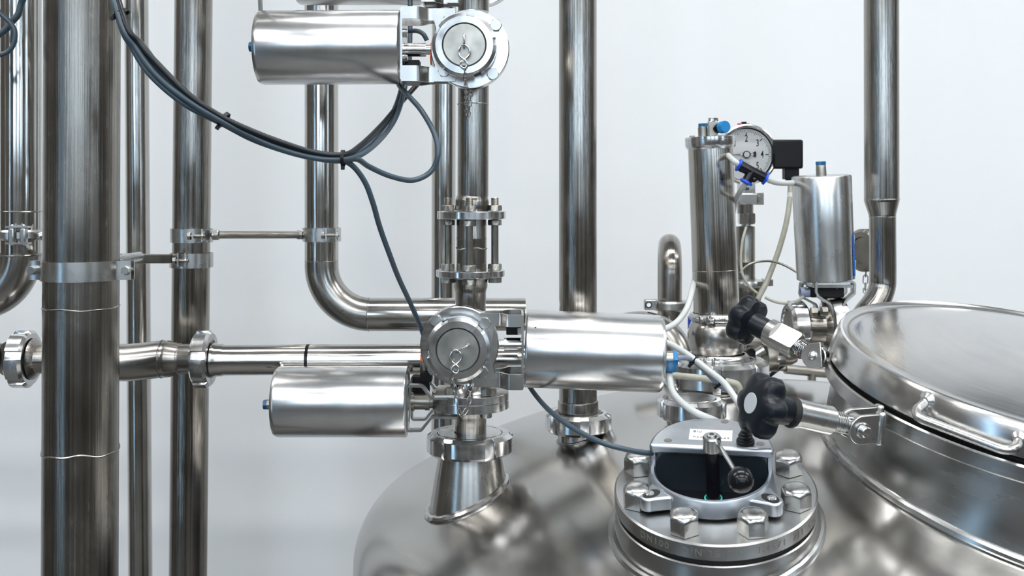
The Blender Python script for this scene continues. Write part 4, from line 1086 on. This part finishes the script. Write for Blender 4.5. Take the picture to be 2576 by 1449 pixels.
# pipe from the valve to the left, behind the knobs
bp_ = thing('branch_pipe', 'short dull pipe behind the rear knob leading to the side valve', 'pipe', P(1950, 855, D9+.07))
MB().tube([P(1860, 858, D9+.08), P(1985, 858, D9+.08), P(2040, 852, D9+.08)], .0225, 32).build('tube', 'pipe', bp_)
sm = thing('small_sampling_valve', 'cluster of small steel fittings under the branch pipe', 'valve', P(1925, 900, 1.68))
MB().lathe(P(1925, 900, 1.68), X, [(0, .020), (.001, .0215), (.017, .0215), (.018, .020)], 36).build('split_ring', 'stud', sm)
MB().lathe(P(1955, 895, 1.68), X, [(0, .018), (.006, .016), (.02, .015), (.03, .010)], 28).build('body', 'stud', sm)
MB().cyl(P(1896, 895, 1.66), P(1922, 880, 1.66), .008, n=20).build('cap_screw', 'satin', sm)
MB().hexa(P(1955, 903, 1.64), X, .006, .012).build('bolt', 'satin', sm)
MB().cyl(P(1898, 868, 1.68), P(1898, 900, 1.68), .012, n=20).build('fitting', 'pipe', sm)
MB().hexa(P(1886, 886, 1.64), -Y, .008, .010).build('bolt', 'gloss_black', sm)
MB().cyl(P(1990, 880, 1.68), P(1990, 893, 1.68), .012, n=20).build('fitting', 'stud', sm)
MB().sphere(P(2013, 896, 1.66), .0045, 16).build('red_cap', 'red', sm)
# horizontal hand rail behind
rl = thing('support_rail', 'thin horizontal rail on a short post behind the dome', 'rail', P(2010, 935, 1.95))
MB().tube([P(1930, 923, 1.93), P(1980, 928, 1.93)], .0050, 14).build('rail_end', 'pipe', rl)
MB().tube([P(1975, 928, 1.93), P(2100, 941, 1.95)], .0088, 18).build('rail', 'pipe', rl)
MB().cyl(P(2042, 938, 1.94), V((P(2042, 938, 1.94).x, 1.94, dome_z(P(2042, 938, 1.94).x, 1.94)-.004)), .0075, n=18).build('post', 'pipe', rl)

# ------------------------------------------------------------------ pressure gauge
DG = 1.80; sg_ = S(DG)
G = P(1877, 389, DG)
pg = thing('pressure_gauge', 'round white dial pressure gauge with black pointer and steel bezel', 'gauge', G)
MB().lathe(G+Y*.022, -Y, [(0, 70), (2, 73), (26, 73), (30, 76), (40, 77), (46, 76), (49, 72), (47, 68.5), (44, 67.5), (30, 67)], 96, sc=sg_, caps=False).build('case', 'machined', pg)
MB().lathe(G+Y*.022, -Y, [(0, 0), (0, 70), (1, 70)], 64, sc=sg_).build('case_back', 'machined', pg)
MB().lathe(G+Y*.001, -Y, [(0, 67), (.1, 67), (10, 67.2)], 72, sc=sg_, caps=False).build('inner_ring', 'ink', pg)
dl = MB().lathe(G-Y*.0005, -Y, [(0, 65), (.8, 65), (.8, 0)], 72, sc=sg_).build('dial', 'dial', pg)
yd = G.y-.0012; dl['label'] = 'white dial'
def dial_at(ang, r): return V((G.x+math.cos(ang)*r*sg_, yd, G.z+math.sin(ang)*r*sg_))
# scale: value 2 at 90 deg, 4 at 0 deg -> 45 deg per bar, 0..6
tk = MB(); tkb = MB()
for i in range(0, 61):
    val = i/10; ang = math.radians(180-45*val)
    if val > 6: continue
    r0, r1, wd = (56, 62, .5) if i % 5 else (53, 62, .6)
    tgt = tk
    if i % 10 == 0: r0, r1, wd, tgt = 48, 57, 1.1, tkb
    dv = V((math.cos(ang), 0, math.sin(ang))); tn = V((-math.sin(ang), 0, math.cos(ang)))
    tgt.box((dial_at(ang, r0)+dial_at(ang, r1))/2, dv*(r1-r0)/2*sg_, tn*wd*sg_, Y*.0001)
tk.build('scale_marks', 'ink', dl)['kind'] = 'stuff'
tkb.build('major_marks', 'ink', dl)
for n_ in range(0, 7):
    ang = math.radians(180-45*n_); c = dial_at(ang, 40)
    m4 = Matrix.Translation(c+V((0, -.0001, 0))) @ Matrix.Rotation(PI/2, 4, 'X') @ Matrix.Scale(.62, 4, X)
    text('numeral', str(n_), 25*sg_, m4, dl, 'ink', font_bold=True)
text('lettering', '316 ss', 6.5*sg_, Matrix.Translation(V((G.x, yd-.0001, G.z-20*sg_))) @ Matrix.Rotation(PI/2, 4, 'X'), dl, 'ink_grey')
ptr = MB()
ptr.prism([dial_at(0, 0)+V((x*sg_, -.0012, z*sg_)) for x, z in ((-58, -1.6), (-14, -.6), (-14, -3.4), (-4, -4), (4, -4), (14, -2.4), (22, -7.5), (24, -6), (25, 0), (24, 7), (22, 8.5), (14, 3.2), (4, 4), (-4, 4), (-14, 1.2), (-58, -1.0))], Y*-.0004)
ptr.lathe(G+V((0, -.0035, 0)), -Y, [(0, 9.5), (1.2, 9.5)], 28, sc=sg_)
pto = ptr.build('pointer', 'ink', pg)
MB().lathe(G+V((0, -.0044, 0)), -Y, [(0, 7), (.6, 7)], 24, sc=sg_).build('pointer_hub', 'dial', pto)
for x in (-13, 14): MB().lathe(G+V((x*sg_, -.0042, 0)), -Y, [(0, 3.2), (.6, 3.2)], 16, sc=sg_).build('pointer_eye', 'dial', pto)
MB().lathe(G-V((0, .0125, 0)), -Y, [(0, 68), (1, 68)], 64, sc=sg_).build('cover_glass', 'glass', pg)
MB().box(P(1870, 312, DG), X*.0095, Y*.004, Z*.0011).build('red_tab', 'red', pg)
MB().box(P(1871, 310, DG), X*.0040, Y*.004, Z*.0022).build('tab_button', 'gloss_black', pg)
cbx = MB().box(P(1976, 388.5, DG+.006), X*.0255, Y*.018, Z*.0243).build('connector_box', 'box_black', pg, bevel=.0035)
MB().box(P(1989, 436, DG+.006), X*.0118, Y*.011, Z*.0100).build('connector_gland', 'box_black', cbx, bevel=.0015)
MB().cyl(P(1988, 448, DG+.006), P(1988, 454, DG+.006), .0085, n=18).build('gland_nut', 'gloss_black', cbx)
# stem below the gauge
MB().box(P(1877, 478, DG), X*.0125, Y*.0125, Z*.0125).build('gauge_socket', 'satin', pg)
text('lettering', '65 159', .0062, Matrix.Translation(P(1881, 481, DG)+V((0, -.0128, 0))) @ Matrix.Rotation(PI/2, 4, 'X'), pg, 'ink_grey')
MB().box(P(1874, 475, DG)+V((0, -.0126, 0)), X*.0040, Y*.0003, Z*.0024).build('maker_mark', 'ink', pg)
MB().box(P(1877, 500, DG), X*.0175, Y*.015, Z*.0100).build('clamp_block', 'satin', pg, bevel=.003)
MB().box(P(1908, 500, DG-.006), X*.0088, Y*.0012, Z*.0102).build('clamp_tab', 'satin', pg, bevel=.0005)
MB().hexa(P(1910, 500, DG-.0075), -Y, .0052, .004).build('clamp_bolt', 'stud', pg)
MB().lathe(P(1875, 514, DG), -Z, [(0, 20), (23, 20)], 36, sc=sg_).build('stem', 'pipe', pg)
MB().hexa(P(1878, 536, DG), -Z, .0150, .0185).build('hex_coupling', 'satin', pg)
MB().lathe(P(1877, 563, DG), -Z, [(0, 13), (6, 13), (6, 17), (9, 17)], 28, sc=sg_).build('lower_stem', 'machined', pg)
# transmitter body
tr = thing('pressure_transmitter', 'slim steel transmitter tube under the pressure gauge', 'sensor', P(1877, 640, DG))
MB().lathe(P(1875, 569, DG), -Z, [(0, 0), (0, 22), (1, 24), (88, 24), (89, 24.4), (90, 24), (126, 24), (136, 26)], 48, sc=sg_).build('sleeve', 'pipe', tr)
MB().lathe(P(1877, 702, DG), -Z, [(0, 26), (3, 50), (8, 52), (14, 52), (18, 48), (20, 36)], 64, sc=sg_).build('clamp_ring', 'satin', tr)
MB().box(P(1930, 710, DG-.01), X*.008, Y*.009, Z*.006).build('clamp_ear', 'satin', tr, bevel=.001)
MB().lathe(P(1880, 722, DG), -Z, [(0, 36), (12, 33), (80, 33)], 48, sc=sg_).build('ferrule', 'pipe', tr)
MB().lathe(P(1880, 795, DG), -Z, [(0, 33), (140, 33)], 32, sc=sg_).build('lower_tube', 'pipe', tr)

# ------------------------------------------------------------------ upside-down U pipe and lower elbows at the back
DU = 1.90; sU = S(DU)
up_ = thing('return_bend_pipe', 'upside-down U shaped pipe in front of the wall, left of the tall cylinder', 'pipe', P(1690, 700, DU))
r_u = 28*sU
path = [P(1687, 800, DU), P(1687.5, 690, DU)]
cA = path[-1]; rb_ = .050
dback = V((.10, 1, 0)).normalized()
arc = [cA+dback*(rb_-rb_*math.cos(a))+Z*rb_*math.sin(a)*1.0 for a in [PI*i/20 for i in range(1, 21)]]
path = path+arc+[arc[-1]-Z*.30]
MB().tube(path, r_u, 40).build('tube', 'pipe', up_)
hc = thing('hinge_clamp', 'cast clamp with a slotted lug round the U shaped pipe', 'clamp', P(1685, 768, DU))
MB().lathe(P(1687, 768, DU), Z, [(-12, 29), (-12, 42), (-8, 45), (8, 45), (12, 42), (12, 29)], 56, sc=sU, loop=True, caps=False).build('band', 'satin', hc)
MB().box(P(1636, 766, DU-.015), X*.0110, Y*.008, Z*.0090).build('clamp_lug', 'satin', hc, bevel=.002)
MB().lathe(P(1632, 767, DU-.0235), -Y, [(0, .0060), (.0004, .0060)], 20).build('slot', 'ink', hc)
MB().cyl(P(1632, 767, DU-.023), P(1632, 767, DU-.030), .0038, n=14).build('lug_bolt', 'machined', hc)
lo = thing('elbow_pipe', 'curved dull pipe behind the end of the right drum', 'pipe', P(1650, 830, 1.78))
MB().tube(spline([P(1560, 828, 1.80), P(1620, 822, 1.80), P(1668, 838, 1.80), P(1698, 872, 1.79), P(1712, 925, 1.78), P(1715, 985, 1.78)], 8), .0260, 40).build('elbow', 'elbow', lo)
MB().tube(spline([P(1630, 786, 1.7685), P(1645, 790, 1.762), P(1656, 800, 1.7585), P(1660, 815, 1.760)], 6), .0012, 6).build('band_seam', 'ink', lo)
lo = thing('elbow_pipe', 'curved pipe just left of the round bulb', 'pipe', P(1710, 860, 1.85))
MB().tube(spline([P(1660, 800, 1.88), P(1672, 830, 1.88), P(1700, 860, 1.87), P(1740, 882, 1.85), P(1780, 890, 1.84)], 8), .0185, 32).build('elbow', 'elbow', lo)
MB().box(P(1737, 812, 1.78), X*.004, Y*.004, Z*.010).build('blue_sleeve', 'blue', lo)

# ------------------------------------------------------------------ cables
def cable(label, pts, r, mat, cat='cable', name='cable', group=None, n=8, seg=12):
    if pts[0][1] == -60:      # goes on up to the ceiling outside the picture
        x, y, d = pts[0]; pts = [(x-50, zceil_px(1.35)+40, 1.35), (x-60, -1900, 1.33), (x-45, -700, 1.26), (x-15, -230, 1.19)]+pts[1:]
    t = MB().tube(spline(pxpath(pts), n), r, seg).build(name, mat)
    return tag(t, label, cat, group)
def tie(label, px, py, d, rx, ang=0, tail=(8, 14)):
    """black cable tie: ring round the bundle"""
    c = P(px, py, d); a, u, v = frame(V((math.cos(ang), 0, math.sin(ang))))
    t = thing('cable_tie', label, 'cable tie', c, 'black cable ties')
    path = [c+(u*math.cos(q)+v*math.sin(q))*rx for q in [2*PI*i/28 for i in range(28)]]
    MB().ribbon(path, a, .0038, .0012, closed=True).build('strap', 'black', t)
    sd = V((math.sin(ang), 0, -math.cos(ang)))
    MB().box(c+sd*(rx+.002)-Y*.002, a*.0020, sd*.0022, Y*.0022).build('head', 'black', t, bevel=.0005)
cr = .0033
cable('black cable along the top of the hanging bundle', [(262, -60, 1.15), (310, 42, 1.13), (352, 110, 1.13), (400, 165, 1.13), (480, 243, 1.13), (560, 296, 1.14), (640, 333, 1.15), (720, 363, 1.16), (790, 384, 1.17), (863, 390, 1.18), (905, 368, 1.22), (960, 315, 1.30), (1005, 262, 1.36), (1050, 212, 1.40), (1075, 180, 1.42)], .0034, 'cable_black', group='bundled cables')
cable('grey cable at the lower side of the bundle', [(250, -60, 1.14), (300, 42, 1.13), (345, 125, 1.13), (400, 195, 1.13), (480, 258, 1.13), (560, 306, 1.14), (620, 337, 1.15), (700, 372, 1.16), (790, 397, 1.17), (863, 400, 1.18), (915, 385, 1.22), (968, 338, 1.30), (1000, 285, 1.34), (1020, 212, 1.38), (1030, 150, 1.40), (1032, -10, 1.42)], cr, 'cable', group='bundled cables')
cable('grey cable in the middle of the bundle', [(258, -60, 1.146), (308, 42, 1.137), (362, 118, 1.137), (412, 182, 1.137), (488, 252, 1.137), (564, 303, 1.147), (640, 342, 1.157), (720, 374, 1.167), (800, 392, 1.177), (863, 396, 1.187), (912, 372, 1.227), (955, 332, 1.307), (990, 280, 1.347), (1012, 212, 1.387), (1016, 130, 1.40)], cr, 'cable', group='bundled cables')
cable('grey cable dropping lowest beside the bundle', [(245, -60, 1.146), (297, 42, 1.137), (332, 118, 1.137), (380, 190, 1.137), (465, 262, 1.137), (562, 312, 1.147), (640, 352, 1.157), (740, 386, 1.167), (820, 402, 1.177), (863, 404, 1.187), (898, 400, 1.20), (930, 420, 1.23), (985, 444, 1.25), (1040, 453, 1.27), (1085, 430, 1.28), (1102, 385, 1.28), (1092, 335, 1.29), (1060, 278, 1.31), (1025, 238, 1.33), (1003, 212, 1.36), (995, 180, 1.40)], cr, 'cable', group='bundled cables')
cable('grey cable falling from the bundle to the lower valve', [(300, -60, 1.16), (300, 42, 1.147), (350, 115, 1.147), (405, 185, 1.147), (480, 250, 1.147), (563, 307, 1.157), (640, 345, 1.167), (720, 378, 1.177), (800, 398, 1.187), (855, 402, 1.19), (888, 418, 1.20), (918, 458, 1.21), (938, 510, 1.22), (955, 570, 1.24), (980, 640, 1.26), (1003, 700, 1.29), (1032, 762, 1.32), (1055, 815, 1.35), (1068, 850, 1.37)], .0032, 'cable', group='bundled cables')
tie('black cable tie near the top edge on the bundle', 306, 34, 1.138, .0085, -1.05)
tie('black cable tie halfway down the bundle', 563, 301, 1.148, .0085, -.62)
tie('black cable tie where the bundle fans out', 863, 398, 1.183, .0085, 0)
cable('thick grey cable crossing the leftmost pipe at the top corner', [(70, -2900, 1.38), (66, -900, 1.33), (62, -120, 1.30), (52, 15, 1.30), (30, 55, 1.30), (0, 85, 1.30), (-60, 105, 1.30), (-300, 60, 1.32), (-380, -600, 1.4), (-380, -2800, 1.45)], .0040, 'cable')
cable('grey cable loop at the top left picture corner', [(-420, -2800, 1.45), (-420, -600, 1.4), (-330, -60, 1.31), (-60, -5, 1.28), (5, 38, 1.28), (32, 66, 1.28), (38, 92, 1.28), (28, 122, 1.28), (0, 137, 1.28), (-60, 128, 1.28), (-350, 60, 1.34), (-450, -600, 1.42), (-450, -2800, 1.45)], .0030, 'cable')
cable('blue-grey cable swooping from the right drum to the sight glass', [(1318, 930, 1.40), (1330, 968, 1.37), (1362, 1012, 1.33), (1400, 1048, 1.27), (1450, 1082, 1.22), (1510, 1112, 1.18), (1560, 1127, 1.17), (1612, 1138, 1.18), (1650, 1140, 1.20)], .0031, 'cable')
cable('pale hose from the blue fitting down to the lamp', [(1683, 925, 1.325), (1684, 950, 1.32), (1692, 985, 1.30), (1715, 1013, 1.27), (1750, 1038, 1.24), (1785, 1053, 1.24), (1808, 1063, 1.255), (1835, 1078, 1.27), (1850, 1100, 1.27)], .0042, 'hose', 'hose', 'hose')
cable('pale printed hose running from the drum to the front knob', [(1640, 850, 1.46), (1668, 858, 1.44), (1705, 876, 1.42), (1745, 903, 1.40), (1790, 938, 1.38), (1820, 962, 1.36), (1845, 995, 1.34), (1860, 1020, 1.33), (1880, 1060, 1.33)], .0042, 'hose', 'hose', 'hose')
cable('grey-blue hose tied under the pale printed hose', [(1700, 903, 1.34), (1720, 900, 1.37), (1745, 908, 1.405), (1780, 940, 1.392), (1808, 968, 1.375), (1835, 985, 1.38), (1858, 1010, 1.38), (1880, 1040, 1.38)], .0032, 'cable_end', 'hose', 'hose')
cable('pale hose rising from the drum beside the tall cylinder', [(1640, 832, 1.48), (1672, 828, 1.50), (1705, 808, 1.52), (1728, 775, 1.53), (1740, 735, 1.56), (1748, 700, 1.62)], .0044, 'hose', 'hose', 'hose')
cable('aged beige hose crossing the largest union nut', [(1640, 940, 1.46), (1700, 945, 1.455), (1780, 953, 1.45), (1840, 962, 1.45), (1858, 972, 1.45), (1864, 1000, 1.45)], .0046, 'hose_beige', 'hose', 'hose')
tie('thin black tie on the pale hose near the blue fitting', 1745, 905, 1.402, .0075, -.66)
tie('open black tie on the pale hose over the beige one', 1812, 960, 1.370, .0075, -.75)
# hoses and T piece near the gauge
DT = 1.53
tf = thing('push_in_tee', 'black push-in T fitting with bright blue collars before the dial', 'fitting', P(1888, 430, DT))
ta0, ta1, tb1 = P(1862, 417, DT), P(1922, 447, DT), P(1872, 462, DT)
teb = MB().tube([ta0, P(1892, 432, DT), ta1], [.0080, .0072, .0080], 24).build('tee_body', 'gloss_black', tf)
MB().tube([P(1892, 432, DT), P(1879, 455, DT)], .0075, 24).build('tee_branch', 'gloss_black', tf)
MB().sphere(P(1897, 452, DT-.004), .0042, 14).build('tee_boss', 'gloss_black', tf)
for c, dv in ((ta0, ta0-ta1), (ta1, ta1-ta0), (P(1879, 455, DT), P(1872, 467, DT)-P(1892, 432, DT))):
    MB().lathe(c, dv, [(0, .0072), (.001, .0095), (.0035, .0098), (.0045, .0070)], 28).build('release_collar', 'blue', teb)
cable('pale hose from the tall cylinder to the T fitting', [(1826, 385, 1.60), (1845, 404, DT), (1862, 417, DT)], .0042, 'hose', 'hose', 'hose')
cable('pale hose from the T fitting to the upright drum', [(1922, 447, DT), (1942, 456, DT+.01), (1968, 461, DT+.04), (1998, 460, 1.62)], .0042, 'hose', 'hose', 'hose')
cable('pale hose from the T fitting down behind the tall cylinder', [(1877, 461, DT), (1862, 482, DT+.02), (1850, 508, DT+.07), (1842, 545, 1.66)], .0042, 'hose', 'hose', 'hose')
cable('aged cable from the gauge connector down to the branch pipe', [(1988, 450, 1.806), (1987, 500, 1.80), (1978, 560, 1.79), (1962, 620, 1.78), (1945, 668, 1.77), (1926, 715, 1.76), (1908, 750, 1.75), (1895, 790, 1.75)], .0046, 'hose_beige', 'cable')
MB().lathe(P(1987.5, 484, 1.801), -Z, [(0, .0049), (.010, .0049)], 18).build('cable_marker', 'white')
tag(bpy.data.objects['cable_marker'], 'white cable marker on the aged gauge cable', 'marker')
cable('thin grey wire curling down from the hex coupling', [(1877, 572, 1.775), (1868, 605, 1.76), (1864, 650, 1.75), (1868, 690, 1.74), (1885, 720, 1.73), (1905, 738, 1.72)], .0022, 'hose_beige', 'cable', 'wire')
cable('thin grey wire arching from the transmitter to the upright drum', [(1862, 686, 1.77), (1880, 668, 1.77), (1905, 659, 1.77), (1940, 657, 1.76), (1975, 668, 1.74), (2010, 688, 1.72)], .0020, 'stud', 'cable', 'wire')
cable('thin grey wire sagging from the knob to the sensor plug', [(1925, 748, 1.64), (1950, 759, 1.63), (1980, 763, 1.62), (2005, 757, 1.61), (2022, 745, 1.605)], .0022, 'hose_beige', 'cable', 'wire')
cable('dark cable behind the rail at the back of the dome', [(2000, 895, 1.72), (1975, 915, 1.74), (1945, 938, 1.78), (1925, 955, 1.82)], .0035, 'cable_black')
cable('thin pale hose rising to the drum at the top', [(656, -60, 1.42), (656, 30, 1.42), (657, 100, 1.40)], .0032, 'hose', 'hose', 'hose')
cable('short cable looping into the upper valve bracket', [(1030, 78, 1.37), (1050, 78, 1.36), (1065, 86, 1.35), (1074, 102, 1.35)], .0030, 'cable')
